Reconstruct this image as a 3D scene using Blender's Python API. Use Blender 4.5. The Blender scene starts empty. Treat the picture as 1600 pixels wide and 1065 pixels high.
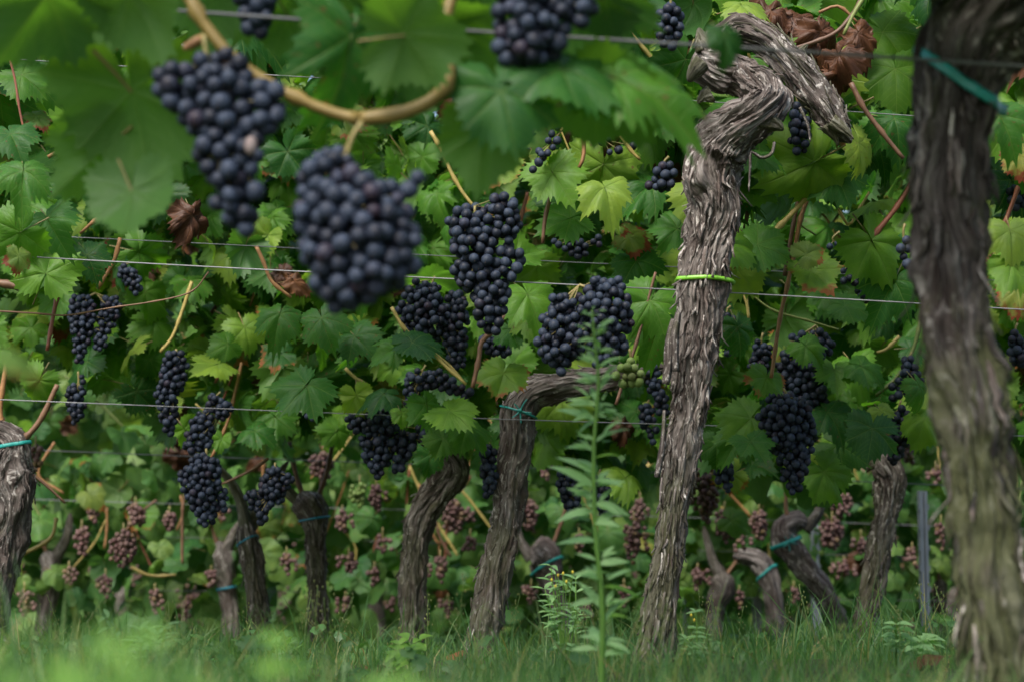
import bpy, math, random
import numpy as np
from mathutils import Vector, Matrix

random.seed(7)
RNG = np.random.default_rng(11)
SC = bpy.context.scene
COL = SC.collection
R = math.radians

# ------------------------------------------------------------------ camera
FPX = 3111.0                      # focal length in pixels of the 1600 px wide photograph (70 mm)
CAM_H = 0.13
PITCH = math.atan((885 - 532.5) / FPX)
cam = bpy.data.cameras.new('camera')
cam.lens = 70.0
cam.sensor_width = 36.0
cam.clip_start = 0.05
cam.clip_end = 500.0
cam.dof.use_dof = True
cam.dof.focus_distance = 3.0
cam.dof.aperture_fstop = 6.0
camo = bpy.data.objects.new('camera', cam)
COL.objects.link(camo)
camo.location = (0, 0, CAM_H)
camo.rotation_euler = (math.pi / 2 + PITCH, 0, 0)
SC.camera = camo

# ------------------------------------------------------------------ sky, sun, exposure
SUN_EL, SUN_AZ = R(52), R(208)    # azimuth clockwise from +Y
w = bpy.data.worlds.new('World')
SC.world = w
w.use_nodes = True
nt = w.node_tree
bg = nt.nodes['Background']
sky = nt.nodes.new('ShaderNodeTexSky')
sky.sky_type = 'NISHITA'
sky.sun_disc = False
sky.sun_elevation = SUN_EL
sky.sun_rotation = SUN_AZ
sky.air_density = 1.0
sky.dust_density = 4.0
nt.links.new(sky.outputs[0], bg.inputs[0])
bg.inputs[1].default_value = 0.10
sl = bpy.data.lights.new('sun', 'SUN')
sl.energy = 1.5
sl.angle = R(24)
sl.color = (1.0, 0.96, 0.9)
so = bpy.data.objects.new('sun', sl)
COL.objects.link(so)
sd = Vector((math.sin(SUN_AZ) * math.cos(SUN_EL), math.cos(SUN_AZ) * math.cos(SUN_EL), math.sin(SUN_EL)))
so.rotation_euler = sd.to_track_quat('Z', 'Y').to_euler()
SC.view_settings.view_transform = 'Standard'
SC.view_settings.look = 'None'
SC.view_settings.exposure = 1.48
SC.view_settings.gamma = 1.0
SC.view_settings.use_curve_mapping = False
SC.cycles.max_bounces = 6
SC.cycles.diffuse_bounces = 3
SC.cycles.transmission_bounces = 3
SC.cycles.glossy_bounces = 2

# ------------------------------------------------------------------ helpers
CP, SP = math.cos(PITCH), math.sin(PITCH)


def at(px, py, Y):
    """World point on the vertical plane at distance Y that the photograph shows at pixel px, py."""
    a, b = (px - 800) / FPX, (532.5 - py) / FPX
    dy, dz = CP - b * SP, SP + b * CP
    k = Y / dy
    return np.array((a * k, Y, CAM_H + dz * k))


def mpp(Y):
    return Y / FPX


def proj(p):
    x, y, z = p[0], p[1], p[2] - CAM_H
    f = y * CP + z * SP
    u = -y * SP + z * CP
    return 800 + FPX * x / f, 532.5 - FPX * u / f


def ground_z(x, y):
    y = np.asarray(y, float)
    return -0.04 * np.clip(y - 2.4, 0, 20) + 0.012 * np.sin(np.asarray(x) * 3.1 + y * 2.3) + 0.008 * np.sin(np.asarray(x) * 7.7 - y * 5.1)


def unit(v):
    v = np.asarray(v, float)
    return v / (np.linalg.norm(v, axis=-1, keepdims=True) + 1e-12)


def _hash(ix, iy, iz, seed):
    n = (ix * 374761393 + iy * 668265263 + iz * 2147483647 + seed * 1274126177) & 0xFFFFFFFF
    n = ((n ^ (n >> 13)) * 1274126177) & 0xFFFFFFFF
    return ((n ^ (n >> 16)) & 0xFFFFFF) / float(0xFFFFFF)


def noise3(p, seed=0):
    """Smooth value noise, -1..1, for an (N,3) array."""
    p = np.asarray(p, float)
    i = np.floor(p).astype(np.int64)
    f = p - i
    f = f * f * f * (f * (f * 6 - 15) + 10)
    out = 0
    for dx in (0, 1):
        for dy in (0, 1):
            for dz in (0, 1):
                wgt = (f[:, 0] if dx else 1 - f[:, 0]) * (f[:, 1] if dy else 1 - f[:, 1]) * (f[:, 2] if dz else 1 - f[:, 2])
                out = out + wgt * _hash(i[:, 0] + dx, i[:, 1] + dy, i[:, 2] + dz, seed)
    return out * 2 - 1


class MB:
    """Collects shapes and links them as one mesh."""
    def __init__(s):
        s.v, s.f, s.mi, s.n, s.uv, s.rnd, s.bc = [], [], [], 0, [], [], []

    def add(s, v, f, mat=0, uv=None, rnd=0.0, bc=None):
        v = np.asarray(v, float)
        s.v.append(v)
        o = s.n
        s.f.extend([tuple(i + o for i in q) for q in f])
        s.mi.extend([mat] * len(f))
        s.n += len(v)
        s.uv.append(np.zeros((len(v), 2)) if uv is None else np.asarray(uv, float))
        s.rnd.append(np.full(len(v), rnd) if np.isscalar(rnd) else np.asarray(rnd, float))
        s.bc.append(np.zeros((len(v), 3)) if bc is None else np.asarray(bc, float))

    def mesh(s, name, mats, smooth=True, attrs=()):
        me = bpy.data.meshes.new(name)
        V = np.concatenate(s.v)
        me.from_pydata(V.tolist(), [], s.f)
        for m in mats:
            me.materials.append(m)
        if len(mats) > 1:
            me.polygons.foreach_set('material_index', s.mi)
        if smooth:
            me.polygons.foreach_set('use_smooth', [True] * len(s.f))
        if 'uv' in attrs:
            U = np.concatenate(s.uv)
            li = np.empty(len(me.loops), dtype=np.int32)
            me.loops.foreach_get('vertex_index', li)
            me.uv_layers.new(name='UVMap').data.foreach_set('uv', U[li].ravel())
        if 'rnd' in attrs:
            me.attributes.new('rnd', 'FLOAT', 'POINT').data.foreach_set('value', np.concatenate(s.rnd))
        if 'bc' in attrs:
            me.attributes.new('bc', 'FLOAT_VECTOR', 'POINT').data.foreach_set('vector', np.concatenate(s.bc).ravel())
        me.update()
        return me


def obj(name, me, parent=None, mat4=None):
    o = bpy.data.objects.new(name, me)
    COL.objects.link(o)
    if parent is not None:
        o.parent = parent
        rl = Vector(ROOTLOC.get(parent.name, (0, 0, 0)))
        if mat4 is not None:
            mat4 = mat4.copy()
            mat4.translation = mat4.translation - rl
            o.matrix_basis = mat4
        else:
            o.location = -rl
    elif mat4 is not None:
        o.matrix_basis = mat4
    return o


ROOTLOC = {}


def tag(o, label, cat, group=None, kind=None):
    if label: o['label'] = label
    if cat: o['category'] = cat
    if group: o['group'] = group
    if kind: o['kind'] = kind
    return o


def thing(name, label, cat, loc, group=None):
    o = bpy.data.objects.new(name, None)
    o.empty_display_size = 0.05
    COL.objects.link(o)
    o.location = [float(c) for c in loc]
    ROOTLOC[o.name] = tuple(float(c) for c in loc)
    return tag(o, label, cat, group)


def spline(P, n):
    """Catmull-Rom through the rows of P, about n samples, evenly along its length."""
    P = np.asarray(P, float)
    if len(P) == 2:
        t = np.linspace(0, 1, n)[:, None]
        return P[0] * (1 - t) + P[1] * t
    Q = np.vstack([2 * P[0] - P[1], P, 2 * P[-1] - P[-2]])
    out = []
    for i in range(1, len(Q) - 2):
        t = np.linspace(0, 1, 24, endpoint=False)[:, None]
        a, b, c, d = Q[i - 1], Q[i], Q[i + 1], Q[i + 2]
        out.append(0.5 * (2 * b + (c - a) * t + (2 * a - 5 * b + 4 * c - d) * t ** 2 + (3 * b - a - 3 * c + d) * t ** 3))
    out.append(P[-1:])
    S = np.vstack(out)
    L = np.concatenate([[0], np.cumsum(np.linalg.norm(np.diff(S[:, :3], axis=0), axis=1))])
    u = np.linspace(0, L[-1], n)
    return np.stack([np.interp(u, L, S[:, k]) for k in range(S.shape[1])], 1)


def frames(C):
    T = unit(np.gradient(C, axis=0))
    N = np.zeros_like(T)
    ref = np.array((0, -1, 0.0)) if abs(T[0][1]) < 0.9 else np.array((1.0, 0, 0))
    n = unit(ref - T[0] * np.dot(ref, T[0]))
    for i in range(len(C)):
        n = unit(n - T[i] * np.dot(n, T[i]))
        N[i] = n
    B = np.cross(T, N)
    return T, N, B


def tube(C, rad, sides=6, caps=True):
    C = np.asarray(C, float)
    rad = np.broadcast_to(np.asarray(rad, float), (len(C),))
    T, N, B = frames(C)
    th = np.arange(sides) * 2 * math.pi / sides
    V = C[:, None] + rad[:, None, None] * (np.cos(th)[None, :, None] * N[:, None] + np.sin(th)[None, :, None] * B[:, None])
    V = V.reshape(-1, 3)
    F = []
    for i in range(len(C) - 1):
        for j in range(sides):
            k = (j + 1) % sides
            F.append((i * sides + j, i * sides + k, (i + 1) * sides + k, (i + 1) * sides + j))
    if caps:
        F.append(tuple(range(sides))[::-1])
        F.append(tuple((len(C) - 1) * sides + j for j in range(sides)))
    return V, F


# ------------------------------------------------------------------ materials
class NB:
    def __init__(s, name):
        s.m = bpy.data.materials.new(name)
        s.m.use_nodes = True
        s.t = s.m.node_tree
        s.t.nodes.clear()
        s.out = s.t.nodes.new('ShaderNodeOutputMaterial')

    def n(s, typ, ins=(), **kw):
        nd = s.t.nodes.new(typ)
        for k, v in kw.items():
            setattr(nd, k, v)
        for k, v in (ins.items() if isinstance(ins, dict) else enumerate(ins)):
            if v is None:
                continue
            if isinstance(v, bpy.types.NodeSocket):
                s.t.links.new(v, nd.inputs[k])
            else:
                nd.inputs[k].default_value = v
        return nd

    def math(s, op, a, b=None, c=None, clamp=False):
        return s.n('ShaderNodeMath', [a, b, c], operation=op, use_clamp=clamp).outputs[0]

    def step(s, x, lo, hi):
        return s.n('ShaderNodeMapRange', {0: x, 1: lo, 2: hi, 3: 0.0, 4: 1.0}, interpolation_type='SMOOTHSTEP').outputs[0]

    def mix(s, f, a, b, mode='MIX'):
        nd = s.n('ShaderNodeMix', data_type='RGBA', blend_type=mode)
        for i, v in ((0, f), (6, a), (7, b)):
            if isinstance(v, bpy.types.NodeSocket):
                s.t.links.new(v, nd.inputs[i])
            else:
                nd.inputs[i].default_value = (*v, 1) if i and len(v) == 3 else v
        return nd.outputs[2]

    def noise(s, vec, scale, detail=3.0, rough=0.55, dist=0.0):
        return s.n('ShaderNodeTexNoise', {'Vector': vec, 'Scale': scale, 'Detail': detail, 'Roughness': rough, 'Distortion': dist}).outputs[0]

    def ramp(s, f, stops):
        nd = s.n('ShaderNodeValToRGB', [f])
        e = nd.color_ramp.elements
        while len(e) < len(stops):
            e.new(0.5)
        for i, (p, c) in enumerate(stops):
            e[i].position = p
            e[i].color = (*c, 1)
        return nd.outputs[0]

    def bump(s, h, strength, dist):
        return s.n('ShaderNodeBump', {'Height': h, 'Strength': strength, 'Distance': dist}).outputs[0]

    def surf(s, sh):
        s.t.links.new(sh, s.out.inputs[0])
        return s.m


def make_leaf_mat(name, stops, trans, autumn=0.0, edge=(0.20, 0.07, 0.025), back=(0.06, 0.135, 0.045), veincol=(0.16, 0.24, 0.06), tfac=0.38):
    b = NB(name)
    uv = b.n('ShaderNodeUVMap', uv_map='UVMap').outputs[0]
    sep = b.n('ShaderNodeSeparateXYZ', [uv])
    ax = b.math('ABSOLUTE', sep.outputs[0])
    y = sep.outputs[1]
    rnd = b.n('ShaderNodeAttribute', attribute_name='rnd').outputs['Fac']
    orn = b.n('ShaderNodeObjectInfo').outputs['Random']
    val = b.math('FRACT', b.math('ADD', rnd, orn))
    best, bt = 9.0, 0.0
    for a in (0, 54, 112):
        s_, c_ = math.sin(R(a)), math.cos(R(a))
        along = b.math('MULTIPLY_ADD', ax, s_, b.math('MULTIPLY', y, c_))
        lat = b.math('ABSOLUTE', b.math('SUBTRACT', b.math('MULTIPLY', ax, c_), b.math('MULTIPLY', y, s_)))
        d = b.math('ADD', lat, b.math('MULTIPLY', b.math('LESS_THAN', along, 0.0), 5.0))
        if best == 9.0:
            best, bt = d, along
        else:
            less = b.math('LESS_THAN', d, best)
            bt = b.math('ADD', b.math('MULTIPLY', less, along), b.math('MULTIPLY', b.math('SUBTRACT', 1.0, less), bt))
            best = b.math('MINIMUM', best, d)
    main = b.math('SUBTRACT', 1.0, b.step(best, 0.004, 0.017))
    fr = b.math('FRACT', b.math('MULTIPLY', b.math('MULTIPLY_ADD', best, -0.75, bt), 7.0))
    sec = b.math('SUBTRACT', 1.0, b.step(b.math('ABSOLUTE', b.math('SUBTRACT', fr, 0.5)), 0.02, 0.09))
    vein = b.math('MAXIMUM', main, b.math('MULTIPLY', sec, 0.45))
    obc = b.n('ShaderNodeTexCoord').outputs['Object']
    shift = b.n('ShaderNodeVectorMath', [uv, None], operation='ADD')
    cmb = b.n('ShaderNodeCombineXYZ', [b.math('MULTIPLY', val, 37.0), b.math('MULTIPLY', val, 91.0), 0.0])
    b.t.links.new(cmb.outputs[0], shift.inputs[1])
    sv = shift.outputs[0]
    n1 = b.noise(sv, 2.2, 3.0)
    n2 = b.noise(sv, 26.0, 2.0)
    c = b.ramp(val, stops)
    c = b.mix(b.step(n1, 0.35, 0.75), c, b.mix(1.0, c, (1.35, 1.22, 0.9), 'MULTIPLY'))
    c = b.mix(b.math('MULTIPLY', b.step(n2, 0.5, 0.8), 0.3), c, b.mix(1.0, c, (0.62, 0.7, 0.7), 'MULTIPLY'))
    c = b.mix(b.math('MULTIPLY', vein, 0.38), c, veincol)
    r = b.n('ShaderNodeVectorMath', [uv], operation='LENGTH').outputs[1]
    # wear: brown spots on some leaves, brown or red margins on a few
    spot = b.math('MULTIPLY', b.step(b.noise(sv, 9.0, 2.0), 0.62, 0.70), b.step(b.math('FRACT', b.math('MULTIPLY', val, 17.3)), 0.72, 0.8))
    c = b.mix(b.math('MULTIPLY', spot, 0.8), c, (0.13, 0.07, 0.03))
    if autumn > 0:
        em = b.step(b.math('ADD', b.math('MULTIPLY', r, 0.9), b.math('MULTIPLY_ADD', n1, 1.3, -0.65)), 0.75 - autumn, 0.98 - autumn)
        c = b.mix(em, c, b.mix(n2, edge, (edge[0] * 1.5, edge[1] * 1.6, edge[2] * 1.2)))
    geo = b.n('ShaderNodeNewGeometry')
    cb = b.mix(0.6, c, back)
    cc = b.mix(geo.outputs['Backfacing'], c, cb)
    h = b.math('ADD', b.math('MULTIPLY', vein, -0.8), b.math('MULTIPLY', n2, 0.45))
    bm = b.bump(h, 0.55, 0.0016)
    ro = b.math('MULTIPLY_ADD', n1, 0.22, 0.36)
    p = b.n('ShaderNodeBsdfPrincipled', {'Base Color': cc, 'Roughness': ro, 'IOR': 1.42, 'Normal': bm})
    p.inputs['Specular IOR Level'].default_value = 0.22 if 'deep' in name else 0.36
    tr = b.n('ShaderNodeBsdfTranslucent', {0: b.mix(1.0, cc, trans, 'MULTIPLY')})
    mx = b.n('ShaderNodeMixShader', [tfac, p.outputs[0], tr.outputs[0]])
    return b.surf(mx.outputs[0])


GREEN = [(0.0, (0.016, 0.070, 0.018)), (0.25, (0.030, 0.115, 0.020)), (0.55, (0.060, 0.168, 0.020)), (0.8, (0.11, 0.23, 0.028)), (1.0, (0.19, 0.28, 0.05))]
DIMG = [(0.0, (0.03, 0.11, 0.035)), (0.5, (0.075, 0.18, 0.045)), (1.0, (0.13, 0.22, 0.06))]
YEL = [(0.0, (0.08, 0.16, 0.03)), (0.6, (0.14, 0.20, 0.04)), (1.0, (0.26, 0.24, 0.06))]
DRY = [(0.0, (0.05, 0.022, 0.013)), (0.6, (0.09, 0.038, 0.019)), (1.0, (0.15, 0.07, 0.032))]
M = {}
M['leaf'] = make_leaf_mat('vine_leaf_green', GREEN, (2.6, 2.7, 0.8))
M['leaf_far'] = make_leaf_mat('vine_leaf_far_row', DIMG, (2.0, 2.1, 0.9))
M['leaf_autumn'] = make_leaf_mat('vine_leaf_turning', GREEN, (2.2, 2.2, 0.9), autumn=0.10)
M['leaf_red'] = make_leaf_mat('vine_leaf_red_edge', YEL, (1.8, 1.7, 0.8), autumn=0.2, edge=(0.15, 0.035, 0.02))
M['leaf_yellow'] = make_leaf_mat('vine_leaf_yellowing', YEL, (1.7, 1.7, 0.9), autumn=0.05)
M['leaf_dry'] = make_leaf_mat('vine_leaf_dry', DRY, (1.3, 1.1, 0.8), back=(0.11, 0.055, 0.03), veincol=(0.16, 0.07, 0.03), tfac=0.12)
M['leaf_dark'] = make_leaf_mat('vine_leaf_deep_green', [(0.0, (0.022, 0.08, 0.012)), (1.0, (0.055, 0.13, 0.014))], (3.2, 3.2, 0.7), tfac=0.46)


def bark_mat(name, moss, tone=1.0):
    b = NB(name)
    bc = b.n('ShaderNodeAttribute', attribute_name='bc').outputs['Vector']

    def st(k, along):
        return b.n('ShaderNodeMapping', {0: bc, 3: (k, k, along)}).outputs[0]
    wob = b.noise(st(18, 9), 1.0, 2.0)
    f1 = b.noise(st(150, 11), 1.0, 4.0, 0.6, 0.6)
    f2 = b.noise(st(420, 22), 1.0, 3.0, 0.6, 0.4)
    big = b.noise(st(40, 14), 1.0, 3.0)
    flake = b.noise(st(170, 55), 1.0, 4.0, 0.68, 0.8)
    t = tone
    c = b.ramp(b.math('MULTIPLY_ADD', f1, 0.62, b.math('MULTIPLY', f2, 0.38)),
               [(0.28, (0.022 * t, 0.017 * t, 0.015 * t)), (0.44, (0.068 * t, 0.056 * t, 0.050 * t)), (0.56, (0.150 * t, 0.134 * t, 0.122 * t)), (0.72, (0.36 * t, 0.345 * t, 0.325 * t))])
    c = b.mix(b.step(big, 0.42, 0.66), c, b.mix(1.0, c, (0.66, 0.58, 0.56), 'MULTIPLY'))
    pale = b.math('MULTIPLY', b.step(flake, 0.54, 0.64), b.step(wob, 0.36, 0.6))
    c = b.mix(b.math('MULTIPLY', pale, 0.85), c, (0.50 * t, 0.475 * t, 0.44 * t))
    z = b.n('ShaderNodeSeparateXYZ', [bc]).outputs[2]
    ms = b.math('ADD', b.math('MULTIPLY', b.noise(st(34, 10), 1.0, 4.0), 1.0), b.math('MULTIPLY', z, -0.75 if moss > 0 else 0.0))
    mf = b.math('MULTIPLY', b.step(ms, 0.40 - 0.25 * moss, 0.62 - 0.25 * moss), min(1.0, 0.75 * moss))
    c = b.mix(mf, c, b.mix(f2, (0.03, 0.038, 0.013), (0.10, 0.115, 0.042)))
    h = b.math('ADD', b.math('MULTIPLY', f1, 1.0), b.math('ADD', b.math('MULTIPLY', f2, 0.5), b.math('MULTIPLY', flake, 0.6)))
    p = b.n('ShaderNodeBsdfPrincipled', {'Base Color': c, 'Roughness': 0.85, 'Normal': b.bump(h, 0.9, 0.004)})
    p.inputs['Specular IOR Level'].default_value = 0.25
    return b.surf(p.outputs[0])


M['bark'] = bark_mat('vine_bark', 0.75, 1.15)
M['bark_moss'] = bark_mat('vine_bark_mossy', 0.98, 0.56)
M['bark_pale'] = bark_mat('bark_weathered_pale', 0.5, 1.6)
M['bark_far'] = bark_mat('vine_bark_far', 0.3, 0.95)


def simple_mat(name, stops, scale=60.0, rough=0.55, bumpd=0.0005, spec=0.5, metal=0.0, coord='Object'):
    b = NB(name)
    v = b.n('ShaderNodeTexCoord').outputs[coord]
    n = b.noise(v, scale, 4.0)
    orn = b.n('ShaderNodeObjectInfo').outputs['Random']
    f = b.math('ADD', b.math('MULTIPLY', n, 0.8), b.math('MULTIPLY_ADD', orn, 0.4, -0.1))
    c = b.ramp(f, stops)
    p = b.n('ShaderNodeBsdfPrincipled', {'Base Color': c, 'Roughness': rough, 'Metallic': metal, 'Normal': b.bump(n, 0.5, bumpd)})
    p.inputs['Specular IOR Level'].default_value = spec
    return b.surf(p.outputs[0])


M['cane_red'] = simple_mat('cane_red', [(0.2, (0.13, 0.045, 0.025)), (0.8, (0.30, 0.10, 0.05))], 90)
M['cane_orange'] = simple_mat('cane_orange', [(0.2, (0.20, 0.10, 0.04)), (0.8, (0.38, 0.19, 0.07))], 90)
M['cane_yellow'] = simple_mat('cane_yellow', [(0.2, (0.22, 0.17, 0.04)), (0.8, (0.42, 0.33, 0.10))], 90)
M['cane_brown'] = simple_mat('cane_brown', [(0.2, (0.07, 0.035, 0.02)), (0.8, (0.19, 0.10, 0.05))], 90)
M['cane_green'] = simple_mat('cane_green', [(0.2, (0.09, 0.13, 0.03)), (0.8, (0.20, 0.23, 0.06))], 90)
M['cane_near'] = simple_mat('cane_ochre', [(0.2, (0.12, 0.085, 0.02)), (0.8, (0.24, 0.17, 0.04))], 60)
M['petiole'] = simple_mat('petiole', [(0.2, (0.12, 0.13, 0.04)), (0.6, (0.2, 0.16, 0.06)), (0.9, (0.22, 0.09, 0.05))], 20)
M['wire'] = simple_mat('wire_steel', [(0.2, (0.12, 0.125, 0.13)), (0.8, (0.26, 0.265, 0.28))], 40, 0.5, 0.0002, 0.5, 0.4)
M['wire_dark'] = simple_mat('wire_dark_grey', [(0.2, (0.05, 0.055, 0.06)), (0.8, (0.12, 0.125, 0.13))], 40, 0.6, 0.0002, 0.4, 0.2)  # darker, duller grey for the wire nearest the camera
M['post'] = simple_mat('post_galvanised', [(0.2, (0.16, 0.18, 0.20)), (0.8, (0.33, 0.36, 0.39))], 25, 0.5, 0.0003, 0.5, 0.5)
M['tie_teal'] = simple_mat('tie_teal', [(0.2, (0.01, 0.19, 0.17)), (0.8, (0.02, 0.30, 0.27))], 50, 0.4)
M['tie_blue'] = simple_mat('tie_blue', [(0.2, (0.02, 0.17, 0.25)), (0.8, (0.03, 0.26, 0.36))], 50, 0.4)
M['tie_lime'] = simple_mat('tie_lime', [(0.2, (0.16, 0.42, 0.03)), (0.8, (0.25, 0.58, 0.05))], 50, 0.35)
M['soil'] = simple_mat('soil_and_moss', [(0.2, (0.018, 0.028, 0.010)), (0.6, (0.035, 0.05, 0.016)), (0.9, (0.06, 0.05, 0.03))], 14, 0.95, 0.01, 0.2)
M['web'] = simple_mat('spider_silk', [(0.2, (0.5, 0.5, 0.5)), (0.8, (0.7, 0.7, 0.7))], 20, 0.4)
M['bud'] = simple_mat('yellow_bud', [(0.2, (0.45, 0.33, 0.02)), (0.8, (0.6, 0.5, 0.05))], 20, 0.6)


def plant_mat(name, stops, trans=(2.0, 2.2, 0.8), tfac=0.35):
    b = NB(name)
    rnd = b.n('ShaderNodeAttribute', attribute_name='rnd').outputs['Fac']
    orn = b.n('ShaderNodeObjectInfo').outputs['Random']
    val = b.math('FRACT', b.math('ADD', rnd, orn))
    pos = b.n('ShaderNodeTexCoord').outputs['Object']
    n = b.noise(pos, 40.0, 2.0)
    c = b.ramp(val, stops)
    c = b.mix(n, b.mix(1.0, c, (0.75, 0.8, 0.8), 'MULTIPLY'), b.mix(1.0, c, (1.3, 1.2, 1.0), 'MULTIPLY'))
    p = b.n('ShaderNodeBsdfPrincipled', {'Base Color': c, 'Roughness': 0.5, 'Normal': b.bump(n, 0.4, 0.001)})
    tr = b.n('ShaderNodeBsdfTranslucent', {0: b.mix(1.0, c, trans, 'MULTIPLY')})
    return b.surf(b.n('ShaderNodeMixShader', [tfac, p.outputs[0], tr.outputs[0]]).outputs[0])


M['grass'] = plant_mat('grass', [(0.0, (0.03, 0.095, 0.028)), (0.5, (0.06, 0.155, 0.04)), (0.85, (0.11, 0.20, 0.055)), (1.0, (0.24, 0.20, 0.09))])
M['weed'] = plant_mat('weed_leaf', [(0.0, (0.13, 0.27, 0.12)), (1.0, (0.21, 0.37, 0.17))])
M['weed_bright'] = plant_mat('bright_weed_leaf', [(0.0, (0.085, 0.20, 0.03)), (1.0, (0.14, 0.28, 0.045))])
M['weed_low'] = plant_mat('low_weed_leaf', [(0.0, (0.035, 0.105, 0.035)), (1.0, (0.08, 0.18, 0.05))])
M['weed_yellow'] = plant_mat('yellowing_weed_leaf', [(0.0, (0.15, 0.2, 0.04)), (1.0, (0.2, 0.24, 0.05))])


def grape_mat(name, deep, bloom, bfac, reds=0.0, redcol=(0.03, 0.008, 0.014), spec=0.22, sss=0.0, ns=(130.0, 620.0)):
    b = NB(name)
    pos = b.n('ShaderNodeTexCoord').outputs['Object']
    rnd = b.n('ShaderNodeAttribute', attribute_name='rnd').outputs['Fac']
    orn = b.n('ShaderNodeObjectInfo').outputs['Random']
    val = b.math('FRACT', b.math('ADD', rnd, orn))
    off = b.n('ShaderNodeCombineXYZ', [b.math('MULTIPLY', val, 31.0), b.math('MULTIPLY', val, 77.0), b.math('MULTIPLY', val, 13.0)])
    v = b.n('ShaderNodeVectorMath', [pos, off.outputs[0]], operation='ADD').outputs[0]
    n1 = b.noise(v, ns[0], 3.0)
    n2 = b.noise(v, ns[1], 3.0)
    f = b.math('MULTIPLY_ADD', n1, 0.9, b.math('MULTIPLY_ADD', n2, 0.35, b.math('MULTIPLY_ADD', val, 0.35, -0.42)))
    f = b.math('MULTIPLY', b.step(f, 0.05, 0.75), bfac)
    d = b.mix(b.math('MULTIPLY', b.step(b.math('FRACT', b.math('MULTIPLY', val, 7.7)), 0.8, 1.0), reds), deep, redcol)
    c = b.mix(f, d, bloom)
    p = b.n('ShaderNodeBsdfPrincipled', {'Base Color': c, 'Roughness': b.math('MULTIPLY_ADD', f, 0.28, 0.46), 'Normal': b.bump(n2, 0.15, 0.0005)})
    p.inputs['Specular IOR Level'].default_value = spec
    if sss:
        p.inputs['Subsurface Weight'].default_value = sss
        p.inputs['Subsurface Radius'].default_value = (0.006, 0.004, 0.002)
        p.inputs['Subsurface Scale'].default_value = 0.6
    return b.surf(p.outputs[0])


M['grape'] = grape_mat('grape_blue_black', (0.007, 0.008, 0.014), (0.050, 0.072, 0.115), 0.66, 0.5, ns=(1.5, 7.0))
M['grape_pink'] = grape_mat('grape_dusty_pink', (0.095, 0.044, 0.044), (0.22, 0.155, 0.13), 0.7, 0.8, (0.20, 0.14, 0.05))
M['grape_green'] = grape_mat('grape_unripe_green', (0.14, 0.22, 0.05), (0.26, 0.33, 0.14), 0.6, 0.5, (0.13, 0.07, 0.06), ns=(1.5, 7.0))
M['grape_pale'] = grape_mat('grape_shrivelled', (0.16, 0.12, 0.11), (0.3, 0.27, 0.26), 0.7, ns=(1.5, 7.0))
M['rachis'] = simple_mat('bunch_stalk', [(0.2, (0.16, 0.14, 0.04)), (0.8, (0.27, 0.22, 0.08))], 40)

# ------------------------------------------------------------------ ground
g = MB()
xs = np.concatenate([np.linspace(-60, -6, 10), np.linspace(-5, 5, 81), np.linspace(6, 60, 10)])
ys = np.concatenate([[-20, -8, -3], np.linspace(-1, 12, 90), [14, 18, 25, 40, 70, 120]])
XX, YY = np.meshgrid(xs, ys)
gv = np.stack([XX, YY, ground_z(XX, YY)], -1).reshape(-1, 3)
nx = len(xs)
gf = [(j * nx + i, j * nx + i + 1, (j + 1) * nx + i + 1, (j + 1) * nx + i) for j in range(len(ys) - 1) for i in range(nx - 1)]
g.add(gv, gf)
go = obj('ground', g.mesh('ground', [M['soil']]))
go['kind'] = 'structure'

# ------------------------------------------------------------------ leaf shapes
LOBE_A = [0, 14, 30, 54, 70, 88, 116, 136, 158, 172, 180]
LOBE_R = [1.0, 0.93, 0.80, 0.93, 0.87, 0.76, 0.84, 0.78, 0.68, 0.52, 0.12]


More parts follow.
